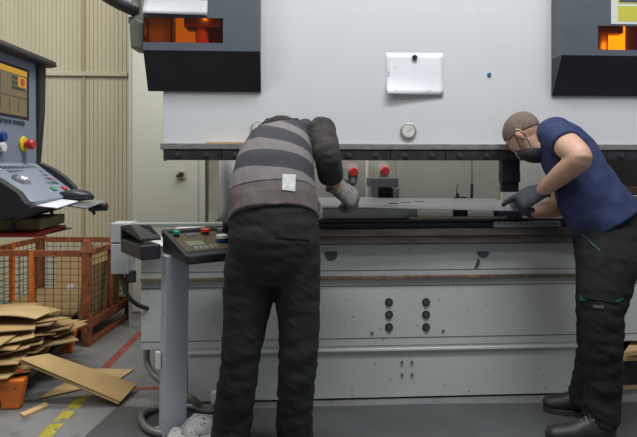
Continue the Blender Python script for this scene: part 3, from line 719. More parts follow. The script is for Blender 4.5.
# ================================================================== WIRE CAGE
c_fr = fl(87, 346); c_rr = fl(129, 317); c_rl = c_rr+(-R*.74+F*.03); c_fl = c_fr+(-R*.76+F*.03)
cage = thing('wire_cage', 'rusty orange red wire mesh cage pallet against the cream wall', 'cage', (c_fr+c_rr+c_rl+c_fl)/4)
HCG = .655
def post(p, ear):
    b = MB(); d1 = (c_rr-c_fr).normalized(); d2 = (c_fr-c_fl).normalized(); t = .026
    b.hexa([p-d1*t-d2*t, p-d1*t+d2*t, p+d1*t+d2*t, p+d1*t-d2*t], [q+Z*HCG for q in (p-d1*t-d2*t, p-d1*t+d2*t, p+d1*t+d2*t, p+d1*t-d2*t)])
    o = b.build('corner_post', M['cagered'], cage)
    b = MB(); b.hexa([p-d1*.03-d2*.045+Z*(HCG-.02), p-d1*.03+d2*.045+Z*(HCG-.02), p+d1*.03+d2*.045+Z*(HCG-.02), p+d1*.03-d2*.045+Z*(HCG-.02)], [p-d1*.012-d2*.02+Z*(HCG+ear), p-d1*.012+d2*.02+Z*(HCG+ear), p+d1*.012+d2*.02+Z*(HCG+ear), p+d1*.012-d2*.02+Z*(HCG+ear)])
    b.build('stacking_ear', M['cagered'], o, bevel=.006)
for p in (c_fr, c_rr, c_rl, c_fl): post(p, .07)
def bar(p, q, h, t): 
    b = MB(); d = (q-p).normalized(); s = d.cross(Z)*t
    b.prism([p-s, p+s, p+s+Z*h, p-s+Z*h], q-p); return b
ZB = .12
for p, q in ((c_fr,c_rr),(c_rr,c_rl),(c_rl,c_fl),(c_fl,c_fr)):
    bar(p+Z*(HCG-.045), q+Z*(HCG-.045), .04, .014).build('top_rail', M['cagered'], cage)
    bar(p+Z*ZB, q+Z*ZB, .045, .014).build('bottom_rail', M['cagered'], cage)
    m_ = (p+q)/2
    bar(m_+Z*ZB-(q-p).normalized()*.015, m_+Z*ZB+(q-p).normalized()*.015, HCG-ZB-.01, .016).build('middle_post', M['orange'] if p is c_fl or q is c_fl and p is c_rl else M['cagered'], cage)
    b = MB(); L_ = (q-p).length; n = int(L_/.056)
    for i in range(1, n): r_ = p+(q-p)*i/n; b.tube([r_+Z*ZB, r_+Z*(HCG-.02)], .0023, 6)
    for j in range(1, 10): z_ = ZB+.045+(HCG-ZB-.08)*j/10; b.tube([p+Z*z_, q+Z*z_], .0023, 6)
    b.build('mesh_panel', M['wire'], cage)
b = MB(); b.hexa([c_fr+Z*.10, c_rr+Z*.10, c_rl+Z*.10, c_fl+Z*.10], [c_fr+Z*.118, c_rr+Z*.118, c_rl+Z*.118, c_fl+Z*.118]); b.build('cage_floor', M['cagered'], cage)
bar(c_fr+Z*.0, c_rr+Z*.0, .03, .02).build('skid', M['cagered'], cage)
# cardboard inside the cage
d1 = (c_rr-c_fr).normalized(); d2 = (c_fr-c_fl).normalized()
def board(name, c, ux, uy, th, m, label, group=None, bend=0.0):
    b = MB(); n = 8; up = ux.cross(uy).normalized(); vs = []
    for j in (-1, 1):
        for i in range(n+1):
            u = i/n*2-1
            vs.append(b.bm.verts.new(Vector(c)+ux*u+uy*j+up*(bend*(u*u))))
    for i in range(n): b.bm.faces.new((vs[i], vs[i+1], vs[n+2+i], vs[n+1+i]))
    o = b.build(name, m, None); s = o.modifiers.new('t', 'SOLIDIFY'); s.thickness = th; s.offset = 1
    return tag(o, label, 'cardboard', group)
q = (c_rr+c_rl)/2-d1*.06+Z*.34
bx = board('cardboard_sheet', q+d2*.06, d2*.26, (Z*.20+d1*.02), .006, M['card3'], 'tan cardboard sheet standing at the back inside the wire cage')
MB().disc(W(70.5,287,4.2)+F*0, -F, .024, .012, 16).build('round_sticker', M['white'], bx)
q = (c_rr+c_fr)/2-d2*.06+Z*.33
board('cardboard_sheet', q, d1*.34, (Z*.19+d2*.02), .006, M['card3'], 'pale cardboard sheet standing along the right side inside the wire cage')
q = (c_fr+c_rr+c_rl+c_fl)/4
board('cardboard_sheet', q+Z*.20-d2*.05, d2*.30, d1*.33+Z*.02, .02, M['card2'], 'dark cardboard layer lying flat on the bottom of the wire cage')

# ================================================================== SCRAP PALLET AND CARDBOARD
f0 = fl(22, 410); f1 = fl(76, 351); e1 = (f1-f0).normalized(); e2 = Vector((e1.y, -e1.x, 0))  # e2 points right
LP = (f1-f0).length
pal = thing('metal_pallet', 'orange metal pallet on stubby feet under the cardboard scrap pile', 'pallet', f0+e1*LP/2-e2*.35)
def pp_(u, v, z): return f0+e1*(LP*u)-e2*v+Z*z
b = MB(); b.hexa([pp_(0,.0,.115), pp_(1,.0,.115), pp_(1,.72,.115), pp_(0,.72,.115)], [pp_(0,.0,.15), pp_(1,.0,.15), pp_(1,.72,.15), pp_(0,.72,.15)]); b.build('deck', M['darkint'], pal, bevel=.004)
for u, v in ((.0,0.0),(.94,0.0),(.0,.62),(.94,.62)):
    b = MB(); b.hexa([pp_(u+.008,v+.012,0), pp_(u+.055,v+.012,0), pp_(u+.055,v+.10,0), pp_(u+.008,v+.10,0)], [pp_(u-.012,v-.012,.155), pp_(u+.07,v-.012,.155), pp_(u+.07,v+.125,.155), pp_(u-.012,v+.125,.155)])
    b.build('foot', M['orange'], pal, bevel=.012, segs=3)
def pile(px, py, z, w, l, ang, tx, ty, m, label, group=None, bend=0.0, th=.006):
    c = fl(px, py, z); a = math.radians(ang)
    ux = R*math.cos(a)+F*math.sin(a); uy = -R*math.sin(a)+F*math.cos(a)
    return board('cardboard_sheet', c, (ux+Z*tx).normalized()*w/2, (uy+Z*ty).normalized()*l/2, th, m, label, group, bend)
G = 'torn cardboard in the scrap pile'
SH = 'torn cardboard piece jammed between others in the scrap pile'
rnd = random.Random(3)
# filler layers, from the deck up
for i in range(12):
    z_ = .17+.017*i; sh = i/12
    c = pp_(.48+rnd.uniform(-.06,.05)-.03*sh, .30+rnd.uniform(-.03,.05)+.05*sh, z_)
    a = math.radians(rnd.uniform(-22,22)); ux = e2*math.cos(a)+e1*math.sin(a); uy = -e2*math.sin(a)+e1*math.cos(a)
    board('cardboard_sheet', c, (ux+Z*rnd.uniform(-.05,.05)).normalized()*(.31-.05*sh), (uy+Z*rnd.uniform(-.03,.04)).normalized()*(.44-.10*sh), .006, M[rnd.choice(['card','card2','card','card3'])], SH, G, rnd.uniform(-.02,.03))
pile(8,311,.40,.42,.36,8,.02,-.10,M['card3'],'wide smooth cardboard sheet on top of the scrap pile',None,-.03)
pile(34,312,.375,.20,.22,-20,-.05,-.05,M['card'],'short cardboard flap right of the top sheet on the scrap pile')
pile(40,319,.335,.26,.22,-30,.05,-.12,M['card'],'grey brown cardboard slip below the short flap on the scrap pile')
pile(14,327,.33,.40,.20,14,.03,-.15,M['card2'],'dark cardboard sheet directly under the top sheet of the scrap pile')
pile(46,331,.27,.28,.20,18,.12,-.12,M['card2'],'folded dark cardboard strip at the right of the scrap pile')
pile(58,327,.27,.22,.24,-22,-.10,.05,M['card'],'thin cardboard strip sticking out at the right end of the scrap pile')
pile(16,338,.29,.34,.20,4,.08,-.25,M['card'],'tilted cardboard sheet in the middle front of the scrap pile')
pile(45,342,.22,.30,.30,35,.02,-.10,M['card2'],'long cardboard strip hanging low at the right of the scrap pile')
pile(16,352,.225,.26,.14,6,.04,-.10,M['card'],'yellowish cardboard slip low in the scrap pile')
pile(4,362,.20,.18,.12,14,.0,-.20,M['card3'],'pale crumpled cardboard scrap above the orange foot')
pile(5,372,.17,.24,.14,24,.02,-.06,M['card'],'cardboard corner lying on the orange foot of the pallet')
# leaning boards and boards on the floor
def quad(pts, th, m, label, name='cardboard_sheet', cat='cardboard', layers=1):
    root = None
    n = (pts[1]-pts[0]).cross(pts[2]-pts[1]).normalized(); n = n if n.z > 0 else -n
    b = MB()
    for k in range(layers):
        j = [Vector((rnd.uniform(-.008,.008), rnd.uniform(-.008,.008), 0)) for _ in pts] if k else [Vector()]*4
        b.prism([p+n*(k*(th+.002))+jj for p, jj in zip(pts, j)], n*th)
    return tag(b.build(name, m), label, cat)
qa, qb, qc = fl(17,361.5,.235), fl(45,357,.215), fl(136,387,.022)
def on_plane(px, py, a, b_, c):
    nn = (b_-a).cross(c-a); d = W(px,py,1)-CAM; return CAM+d*((a-CAM).dot(nn)/d.dot(nn))
qd = on_plane(119,405,qa,qb,qc); print('board corner z', qd.z)
quad([qa, qb, qc, qd], .005, M['card'], 'large stacked cardboard sheets sloping from the scrap pile to the floor', layers=3)
quad([fl(39,399,.004), fl(88,369,.004), fl(134,370,.004), fl(116,382,.004)][:4], .005, M['card3'], 'yellowish cardboard sheet flat on the floor under the sloping sheets')
quad([fl(20,415.5,.002), fl(45,404.5,.002), fl(49,407,.002), fl(24,418,.002)], .012, M['wood'], 'short pale wooden slat lying on the floor', 'wood_slat', 'wood slat')
b = MB(); c = fl(20.5,371,.19); b.slab(c, R*.012, F*.01, Z*.006); tag(b.build('red_scrap', M['red'], None, bevel=.003), 'small red plastic scrap on the edge of the cardboard pile', 'scrap')

# ================================================================== PALLET AT RIGHT
rp = thing('wooden_pallet', 'wooden pallet on the floor behind the right hand worker', 'pallet', Vector((X(650,.3), .35, 0)))
x0 = X(621, .0)
for y_ in (.06, .36, .68): MB().box(x0+.03, x0+.8, y_, y_+.09, .022, .165).build('block_row', M['darkint'], rp)  # blocks coloured dark for the shade between the pallet boards
for i in range(6): MB().box(x0, x0+.8, .03+i*.13, .12+i*.13, .165, .187).build('deck_board', M['wood'], rp)
for y_ in (.06, .36, .68): MB().box(x0+.02, x0+.8, y_, y_+.09, 0, .022).build('bottom_board', M['wood'], rp)
quad([fl(623.5,357,.235), fl(660,351,.235), fl(668,338,.235), fl(634,342,.235)], .022, M['wood'], 'pale wooden board lying slantwise on the wooden pallet at right edge', 'wooden_board', 'board')
quad([Vector((x0+.05,.04,.188)), Vector((x0+.7,.04,.188)), Vector((x0+.7,.7,.188)), Vector((x0+.05,.7,.188))], .044, M['blackrub'], 'dark slab put in for the shade between the slanting board and the wooden pallet', 'gap_shade', 'gap shade')  # dark filler added where the gap under the board is only shaded

# ================================================================== PEOPLE
def hand(mb, wrist, x, dorsal, left, curls, thumb, sc=1.0, g=0.0, cuff=None):
    x = x.normalized(); n = (dorsal-x*dorsal.dot(x)).normalized(); t = x.cross(n) if left else n.cross(x)
    H = lambda a, b_, c_: wrist+(x*a+t*b_+n*c_)*sc
    rings = [(H(-.02,0,0), (.029+g)*sc, (.023+g)*sc, t), (H(.015,.0,0), (.034+g)*sc, (.021+g)*sc, t), (H(.055,0,.002), (.042+g)*sc, (.019+g)*sc, t), (H(.092,0,.002), (.043+g)*sc, (.016+g)*sc, t), (H(.104,0,0), (.036+g)*sc, (.011+g)*sc, t)]
    mb.loft(rings, 20)
    off = [.031, .0105, -.0105, -.031]; bx_ = [.094, .098, .095, .086]
    Ls = [(.044,.026,.022), (.048,.030,.023), (.045,.028,.022), (.035,.021,.019)]; rr = [.0098,.0102,.0098,.0088]; spl = [.10,.02,-.05,-.14]
    for i in range(4):
        p = H(bx_[i]-.02, off[i], 0); d = (x+t*spl[i]).normalized(); pts = [p, H(bx_[i], off[i], 0)]; ang = 0
        for L_, a_ in zip(Ls[i], curls[i]):
            ang += math.radians(a_); dd = d*math.cos(ang)-n*math.sin(ang); pts.append(pts[-1]+dd*L_*sc)
        r_ = (rr[i]+g)*sc; mb.tube(pts, [r_*1.1, r_*1.1, r_, r_*.95, r_*.82], 12); mb.ell(pts[-1], x*r_*.82, t*r_*.82, n*r_*.82, 10, 6)
    p = H(.012, .022, -.004); d0 = (x*thumb[0]+t*thumb[1]+n*thumb[2]).normalized(); d1_ = (x*thumb[3]+t*thumb[4]+n*thumb[5]).normalized()
    pts = [p, p+d0*.045*sc, p+d0*.045*sc+(d0+d1_).normalized()*.034*sc, p+d0*.045*sc+(d0+d1_).normalized()*.034*sc+d1_*.028*sc]
    r_ = (.0118+g)*sc; mb.tube(pts, [r_*1.25, r_*1.15, r_, r_*.82], 12); mb.ell(pts[-1], x*r_*.8, t*r_*.8, n*r_*.8, 10, 6)
    if cuff: mb.loft([(H(-cuff,0,0), (.036+g)*sc, (.031+g)*sc, t), (H(-cuff+.008,0,0), (.0345+g)*sc, (.029+g)*sc, t), (H(-.01,0,0), (.033+g)*sc, (.026+g)*sc, t)], 20)
def head(mb, c, up, ff, s=1.0):
    up = up.normalized(); ff = (ff-up*ff.dot(up)).normalized(); l = up.cross(ff)
    H = lambda f_, l_, u_: c+(ff*f_+l*l_+up*u_)*s
    mb.ell(H(-.012,0,.030), ff*.097*s, l*.076*s, up*.088*s, 28, 18)          # cranium
    mb.ell(H(.022,0,.0), ff*.068*s, l*.066*s, up*.088*s, 24, 14)            # face mass
    mb.loft([(H(.03,0,-.015), .060*s, .055*s, l), (H(.038,0,-.06), .052*s, .05*s, l), (H(.046,0,-.098), .032*s, .036*s, l), (H(.05,0,-.114), .018*s, .022*s, l)], 20)   # jaw
    mb.ell(H(.082,0,.026), ff*.014*s, l*.046*s, up*.012*s)                  # brow
    mb.loft([(H(.084,0,.018), .008*s, .009*s, l), (H(.10,0,-.008), .011*s, .013*s, l), (H(.108,0,-.024), .015*s, .013*s, l), (H(.09,0,-.034), .012*s, .01*s, l)], 14)   # nose
    mb.ell(H(.086,0,-.058), ff*.011*s, l*.024*s, up*.006*s); mb.ell(H(.084,0,-.068), ff*.011*s, l*.021*s, up*.006*s)  # lips
    for q in (-1, 1):
        e = H(-.006, q*.077, .0)
        mb.ell(e, ff*.019*s+l*(-q*.004), l*.008*s-ff*(.006*q*q)*s, up*.033*s-ff*.006*s, 16, 10)
        mb.ell(H(.004,q*.080,-.022), ff*.009*s, l*.006*s, up*.011*s, 10, 6)
    return H, ff, l, up
def headbits(H, ff, l, up, parent, s=1.0):
    for q in (-1, 1):
        b = MB(); b.ell(H(.072,q*.031,.006), ff*.011*s, l*.011*s, up*.006*s, 14, 8); e = b.build('eye', M['eye'], parent, smooth=True)
        b = MB(); b.ell(H(.0820,q*.031,.005), ff*.003*s, l*.006*s, up*.006*s, 12, 6); b.build('iris', M['boltdark'], e, smooth=True)
        b = MB(); b.ell(H(.084,q*.033,.030), ff*.006*s, l*.018*s, up*.004*s, 12, 6); b.build('eyebrow', M['hair'], parent, smooth=True)
def wrinkle(amp, sx=9, sz=22, z_lo=None):
    def f(p):
        n1 = noise.noise(Vector((p.x*sx, p.y*sx, p.z*sz))); n2 = noise.noise(Vector((p.x*sx*2.3+4, p.y*sx*2.3, p.z*sz*1.7+p.x*20)))
        k = 1.0
        if z_lo is not None and p.z < z_lo: k = 1.0+1.2*(z_lo-p.z)/z_lo
        return amp*k*(n1*.8+n2*.5-abs(n1)*.3)
    return f
def shoe(parent, heel, toe, name='shoe', lift=0.0):
    d = (toe-heel); L_ = d.length; d.normalize(); s = d.cross(Z)
    h = lambda u, z: heel+d*(L_*u)+Z*z
    b = MB()
    b.loft([(h(.02,.055), .030, .040, s), (h(.12,.062), .038, .055, s), (h(.30,.066), .040, .060, s), (h(.45,.058), .041, .050, s), (h(.62,.048), .045, .040, s), (h(.80,.044), .047, .036, s), (h(.93,.040), .040, .030, s), (h(1.0,.034), .020, .016, s)], 20)
    b.loft([(h(.16,.06), .038, .050, s), (h(.17,.11), .042, .048, s), (h(.17,.14), .043, .048, s)], 18)
    o = b.grow(name, M['shoe'], parent, .006, 3)
    b = MB(); n = 14; pts = []
    for k in range(n+1):
        u = k/n; w_ = (.034+.014*math.sin(math.pi*min(1, u*1.1))**.6) if 0 < u < 1 else .016
        if .3 < u < .55: w_ -= .006
        pts.append((u, w_))
    poly = [h(u,0)+s*w_ for u, w_ in pts]+[h(u,0)-s*w_ for u, w_ in reversed(pts)]
    b.prism(poly, (0,0,.026)); b.build('sole', M['sole'], o, bevel=.004)
    for k in range(4):
        u = .34+.075*k; z_ = .132-.0135*k
        b = MB(); b.tube([h(u,z_-.020)-s*.030, h(u+.01,z_)-s*.0, h(u+.02,z_-.020)+s*.030], .0035, 8); b.build('lace', M['key'], o)
    b = MB(); b.tube([h(.36,.118), h(.33,.135)+s*.02, h(.30,.118)+s*.04], .003, 8); b.tube([h(.36,.118), h(.40,.135)-s*.02, h(.36,.11)-s*.04], .003, 8); b.build('lace_bow', M['blackrub'], o)
    return o
def limb(mb, pts, seg=20):   # (point, a, b, side)
    mb.loft(pts, seg)

# ---------------- left worker, seen from behind
LF = fl(226, 450); 
lw = thing('person', 'person bent over the machine, grey striped vest and black trousers, back turned', 'person', (W(262,400,2.36).x, W(262,400,2.36).y, 0))
d0 = 2.35
def wl(px, py, d=d0): return W(px, py, d)
hwp = lambda p, d: p/FPX*d
tr = MB()
def leg(mb, rows):
    mb.loft([(W(px,py,d), hwp(a,d), hwp(b_,d), R) for px, py, d, a, b_ in rows], 24)
leg(tr, [(252,232,2.36,22,24),(250,262,2.36,25,27),(248.5,295,2.36,25.5,25),(245,325,2.35,22,22.5),(241.5,350,2.34,20,21),(237,385,2.35,20,20.5),(233,415,2.37,19.5,20),(230.5,436,2.38,20,20.5),(230,443,2.38,19,20)])
leg(tr, [(296,232,2.36,23,24),(297,262,2.36,24,27),(297.5,295,2.36,23,25),(299,325,2.35,20.8,22.5),(298.5,350,2.34,20,21),(296,385,2.35,19.2,20.5),(294.5,415,2.37,18,20),(295,436,2.38,18.5,20),(295,443,2.38,17.5,19)])
tr.loft([(W(273,204,2.36), hwp(41,2.36), hwp(27,2.36), R), (W(274,215,2.35), hwp(44.5,2.35), hwp(30,2.35), R), (W(274,238,2.34), hwp(46,2.34), hwp(33,2.34), R), (W(273.5,262,2.35), hwp(46,2.35), hwp(31,2.35), R), (W(273.5,280,2.36), hwp(36,2.36), hwp(24,2.36), R)], 28)
trous = tr.grow('trousers', M['trou'], lw, .008, 5, wrinkle(.0058, 9, 24, .6))
MB().slab(W(225,290,2.36)-F*.02, R*.006, F*.012, Z*.018).build('green_tab', M['pipe'], trous, bevel=.002)
# body
bd = MB()
bd.loft([(W(273,262,2.36), .15, .105, R), (W(273,215,2.36), .155, .105, R), (W(272,188,2.41), .145, .10, R), (W(278,160,2.49), .150, .105, R), (W(287,142,2.56), .125, .08, R), (W(292,136,2.61), .09, .05, R), (W(291,134,2.64), .06, .045, R)], 24)
for px in (0, 1):
    rows = [(249,270),(247,330),(238,385),(231,435)] if px == 0 else [(297,270),(299,330),(296,385),(295,435)]
    bd.loft([(W(a, y_, 2.36), r_, r_, R) for (a, y_), r_ in zip(rows, (.085,.06,.05,.04))], 18)
    f_ = W(rows[-1][0], 437, 2.38); bd.ell(Vector((f_.x, f_.y+.04, .07)), R*.035, F*.10, Z*.04)
# arms
shR = W(322,130,2.55); elR = W(327.5,156,2.46); wrR = W(335,186,2.60)
shL = W(266,136,2.63); elL = W(262,172,2.60); wrL = W(298,190,2.78)
for s_, e_, w_ in ((shR,elR,wrR),(shL,elL,wrL)):
    bd.tube(bez([s_, e_, w_], 6), [.050-.018*i/12 for i in range(13)], 16)
hc = W(282,148,2.72); 
bd.tube([W(291,136,2.62), W(287,140,2.67), hc], [.062,.056,.055], 18)
Hh = head(bd, hc, V(-.15,.75,-.15), V(-.05,-.1,-1.0), .95)
xR = W(360,204,2.65)-wrR; dorR = V(.45,-.75,.50)
xL = V(.5,.5,-.3); dorL = V(-.2,-.3,.9)
hand(bd, wrR, xR, dorR, False, [(45,65,40)]*4, (.6,.6,-.5,.8,.1,-.5), 1.22)
hand(bd, wrL, xL, dorL, True, [(30,50,30)]*4, (.6,.6,-.5,.8,.1,-.5), 1.0)
bd.grow('body', M['skin'], lw, .007, 3)
headbits(*Hh, lw, .95)
b = MB(); H_ = Hh[0]; b.ell(H_(-.016,0,.034), Hh[1]*.098, Hh[2]*.078, Hh[3]*.088, 24, 14); b.build('hair', M['hair'], lw, smooth=True)
# fleece: sleeves + hood
fl_ = MB()
fl_.loft([(W(273,196,2.39), .165, .112, R), (W(273,182,2.43), .158, .108, R), (W(278,160,2.49), .150, .105, R), (W(286,143,2.55), .13, .085, R), (W(293,134,2.61), .09, .055, R)], 24)
def sleeve(s_, e_, c_, r):
    pts = bez([s_, e_, c_], 7); n = len(pts)-1
    fl_.ell(s_, R*r[0]*1.0, F*r[0]*1.05, Z*r[0]*1.0)
    fl_.tube(pts, [r[0]+(r[1]-r[0])*i/n for i in range(n+1)], 22)
cfR = W(331,177,2.535)
sleeve(shR, elR, cfR, (.064,.055)); sleeve(shL, elL, elL+(wrL-elL)*.8, (.060,.046))
flo = fl_.grow('fleece', M['hood'], lw, .007, 4, wrinkle(.0055, 16, 30))
b = MB(); t_ = (cfR-elR).normalized(); b.tube([cfR-t_*.05, cfR-t_*.01, cfR+t_*.012], [.0595,.0585,.054], 20); b.grow('cuff', M['hood'], flo, .006, 3)
b = MB(); b.loft([(W(263,128,2.64), .018, .018, F), (W(269,124,2.65), .038, .030, F), (W(277,122,2.66), .045, .032, F), (W(287,122,2.66), .04, .030, F), (W(298,124,2.65), .03, .026, F)], 18)
b.grow('hood', M['hood'], lw, .006, 3, wrinkle(.006, 20, 25))
# vest
spine = [(273.5,215,2.36,46,33),(272.8,200,2.375,45,32.5),(272.5,186,2.405,43,31.5),(274.5,172,2.44,40.5,31),(277,159,2.485,38,29.5),(281.5,148,2.525,34.5,27),(287.5,141,2.56,30,20),(294,136,2.59,24,15),(301,131.5,2.615,16,11)]
vs_ = MB(); vs_.loft([(W(px,py,d), hwp(a,d), hwp(b_,d), R) for px, py, d, a, b_ in spine], 32, .12)
vs_.ell(W(305,128,2.60), R*.05, F*.06, Z*.042)
SPW = [W(px,py,d) for px, py, d, _, _ in spine]; PYS = [r_[1] for r_ in spine]
def along(p):
    best = None
    for i in range(len(SPW)-1):
        a, c = SPW[i], SPW[i+1]; t = (p-a).dot(c-a)/(c-a).length_squared
        lo = -1.0 if i == 0 else 0; hi = 2.0 if i == len(SPW)-2 else 1
        t = max(lo, min(hi, t)); dd = (p-(a+(c-a)*t)).length
        if best is None or dd < best[0]: best = (dd, PYS[i]+(PYS[i+1]-PYS[i])*t)
    return (210-best[1])/100.0
def vest_mat():
    m = bpy.data.materials.new('striped_vest'); m.use_nodes = True; nt = m.node_tree; L = nt.links.new; bs = nt.nodes['Principled BSDF']
    at = nt.nodes.new('ShaderNodeAttribute'); at.attribute_name = 'along'
    rp_ = nt.nodes.new('ShaderNodeValToRGB'); cr = rp_.color_ramp; cr.interpolation = 'CONSTANT'
    li = (.115,.098,.093,1); lb = (.165,.150,.150,1); dk_ = (.040,.041,.048,1); bl = (.012,.012,.013,1)
    stops = [(0,li),(.155,bl),(.167,lb),(.28,dk_),(.41,lb),(.51,dk_),(.635,lb),(.725,dk_),(.83,lb),(.93,dk_)]
    cr.elements[0].position = 0; cr.elements[0].color = li; cr.elements[1].position = stops[1][0]; cr.elements[1].color = bl
    for p, c in stops[2:]:
        e = cr.elements.new(p); e.color = c
    L(at.outputs['Fac'], rp_.inputs['Fac']); L(rp_.outputs['Color'], bs.inputs['Base Color']); bs.inputs['Roughness'].default_value = .9
    tc = nt.nodes.new('ShaderNodeTexCoord'); n = nt.nodes.new('ShaderNodeTexNoise'); n.inputs['Scale'].default_value = 200
    L(tc.outputs['Object'], n.inputs['Vector']); bp = nt.nodes.new('ShaderNodeBump'); bp.inputs['Strength'].default_value = .12; bp.inputs['Distance'].default_value = .01
    L(n.outputs['Fac'], bp.inputs['Height']); L(bp.outputs['Normal'], bs.inputs['Normal'])
    return m
def arch(p):
    d = (p-CAM).dot(F); k = max(0, min(1, (d-2.21)/.15)); h_ = max(0, min(1, (1.13-p.z)/.12))
    return p-Z*(.060*k*k*(3-2*k)*h_)+Z*.030*h_
vest = vs_.grow('vest', vest_mat(), lw, .006, 3, wrinkle(.006, 9, 9), along, arch)
# patch sits on the back of the vest: find surface by ray
def onto(o, px, py, lift=.001):
    d = (W(px,py,1.0)-CAM).normalized(); org = CAM-wloc(o)
    ok, loc, nrm, _ = o.ray_cast(org, d)
    return (loc+wloc(o)+nrm*lift, nrm) if ok else (W(px,py,2.3), -F)
bpy.context.view_layer.update()
def decal(o, name, corners, m, th=.002, n=4):
    b = MB(); g = []
    for j in range(n+1):
        row = []
        for i in range(n+1):
            u, v = i/n, j/n; (x0,y0),(x1,y1),(x2,y2),(x3,y3) = corners
            px = (x0*(1-u)+x1*u)*(1-v)+(x3*(1-u)+x2*u)*v; py = (y0*(1-u)+y1*u)*(1-v)+(y3*(1-u)+y2*u)*v
            p, nn = onto(o, px, py, .002); row.append((b.bm.verts.new(p), b.bm.verts.new(p+nn*th)))
        g.append(row)
    for j in range(n):
        for i in range(n):
            b.bm.faces.new([g[j][i][1], g[j][i+1][1], g[j+1][i+1][1], g[j+1][i][1]])
            b.bm.faces.new([g[j+1][i][0], g[j+1][i+1][0], g[j][i+1][0], g[j][i][0]])
    for a_, c_ in [((0,i),(0,i+1)) for i in range(n)]+[((n,i+1),(n,i)) for i in range(n)]+[((i+1,0),(i,0)) for i in range(n)]+[((i,n),(i+1,n)) for i in range(n)]:
        b.bm.faces.new([g[a_[0]][a_[1]][0], g[c_[0]][c_[1]][0], g[c_[0]][c_[1]][1], g[a_[0]][a_[1]][1]])
    return b.build(name, m, o, smooth=False)
decal(vest, 'patch', [(282.5,174.5),(295.5,175),(295,191.5),(282,190)], M['patch'])
decal(trous, 'back_pocket', [(276,236),(309,238),(308,240),(276,238)], M['trou2'], .003)
# glove
g_ = MB(); hand(g_, wrR, xR, dorR, False, [(45,65,40),(48,66,40),(50,68,40),(52,68,40)], (.6,.6,-.5,.8,.1,-.5), 1.22, .0045, .02); g_.grow('glove', M['glove'], lw, .005, 3)
g_ = MB(); hand(g_, wrL, xL, dorL, True, [(30,50,30)]*4, (.6,.6,-.5,.8,.1,-.5), 1.0, .004, .012); g_.grow('glove', M['glove'], lw, .005, 3)
for px in (229, 296):
    h_ = W(px,440,2.33); t_ = W(px+(-7 if px < 260 else 5),440,2.61); shoe(lw, Vector((h_.x,h_.y,0)), Vector((t_.x,t_.y,0)))

# ---------------- right worker, side on
rw = thing('person', 'person in a navy T-shirt, black face mask and dark work trousers', 'person', (W(597,400,2.6).x, W(597,400,2.6).y, 0))
f = V(-.86,.50,0).normalized(); l = Z.cross(f)      # facing, and his left
tr = MB()
def L3(px, py, d, a, b_, s_=None): return (W(px,py,d), a, b_, f if s_ is None else s_)
tr.loft([L3(609,236,2.56,.135,.10), L3(607,262,2.52,.135,.105), L3(604,290,2.49,.112,.10), L3(602,318,2.47,.088,.088), L3(603,345,2.47,.084,.084), L3(603.5,375,2.48,.080,.080), L3(602,398,2.48,.074,.076), L3(601,412,2.48,.078,.082), L3(600.5,423,2.48,.076,.080)], 24)
tr.loft([L3(609,236,2.68,.135,.10), L3(605,262,2.69,.125,.10), L3(599,292,2.70,.105,.095), L3(596,320,2.70,.088,.088), L3(594,350,2.71,.080,.08), L3(589,378,2.72,.072,.075), L3(584.5,394,2.73,.070,.073), L3(584,404,2.73,.072,.074), L3(584,409,2.73,.068,.070)], 24)
tr.loft([L3(601,212,2.63,.150,.155), L3(607,226,2.63,.158,.165), L3(611,243,2.62,.165,.175), L3(611,262,2.61,.155,.17), L3(610,276,2.60,.11,.13)], 28)
trs = tr.grow('trousers', M['trou2'], rw, .008, 5, wrinkle(.0065, 9, 22, .7))
bpy.context.view_layer.update()
decal(trs, 'pocket_piping', [(579.5,232),(581,232.5),(600.5,250.5),(599.5,251)], M['pipe'], .002, 5)
decal(trs, 'green_tab', [(580.5,295),(581.5,295),(587,300.5),(580.5,301)], M['pipe'], .002, 3)
decal(trs, 'green_tab', [(616,300),(623,297.5),(622.5,300),(613.5,303)], M['pipe'], .002, 3)
decal(trs, 'knee_pocket_edge', [(579,296),(620,302),(620,303.2),(579,297.2)], M['trou'], .003, 8)
decal(trs, 'reflective_label', [(593.5,304.5),(604,305.5),(604,308.5),(593.5,307.5)], M['label'], .002, 3)
# body
bd = MB()
ax = [L3(609,250,2.62,.11,.14), L3(601,220,2.63,.105,.135), L3(590,195,2.66,.105,.135), L3(577,168,2.70,.105,.140), L3(566,148,2.74,.095,.14), L3(560,136,2.76,.075,.11), L3(556,130,2.77,.055,.07)]
bd.loft(ax, 24)
bd.loft([L3(606,255,2.54,.085,.085), L3(602,318,2.47,.062,.062), L3(602,370,2.48,.050,.050), L3(601,418,2.48,.032,.032)], 18)
bd.loft([L3(604,255,2.68,.085,.085), L3(595,320,2.70,.062,.062), L3(588,375,2.72,.048,.048), L3(583,402,2.73,.032,.032)], 18)
for q in (fl(592,440), fl(577,414)): bd.ell(q+Z*.05, R*.07, F*.025, Z*.025)
shN = W(554,133,2.62); elN = W(581,158,2.41); wrN = W(542,191,2.68)
shF = W(571,138,2.90); elF = W(557,208,2.86); wrF = W(531,213,2.83)
bd.ell(shN, R*.064, F*.064, Z*.064)
ap = bez([shN, shN.lerp(elN,.5), elN.lerp(shN,.06), elN.lerp(wrN,.14), elN.lerp(wrN,.5), wrN], 5)
rk = [.061,.0615,.0515,.0515,.047,.030]
ar = [rk[i//5]+(rk[min(i//5+1,5)]-rk[i//5])*(i%5)/5 for i in range(26)]
bd.tube(ap, ar, 24)
dff = wrF-elF
bd.loft([(shF, .058, .056, R), (shF+(elF-shF)*.5, .054, .05, R), (elF, .046, .044, R), (elF+(elF-shF)*.06, .03, .03, R)], 20)
bd.loft([(elF-dff*.2, .03, .03, Z), (elF, .046, .044, Z), (elF+dff*.35, .046, .042, Z), (elF+dff*.8, .034, .03, Z), (wrF, .029, .025, Z)], 20)
HC = W(525.5,136,2.80)
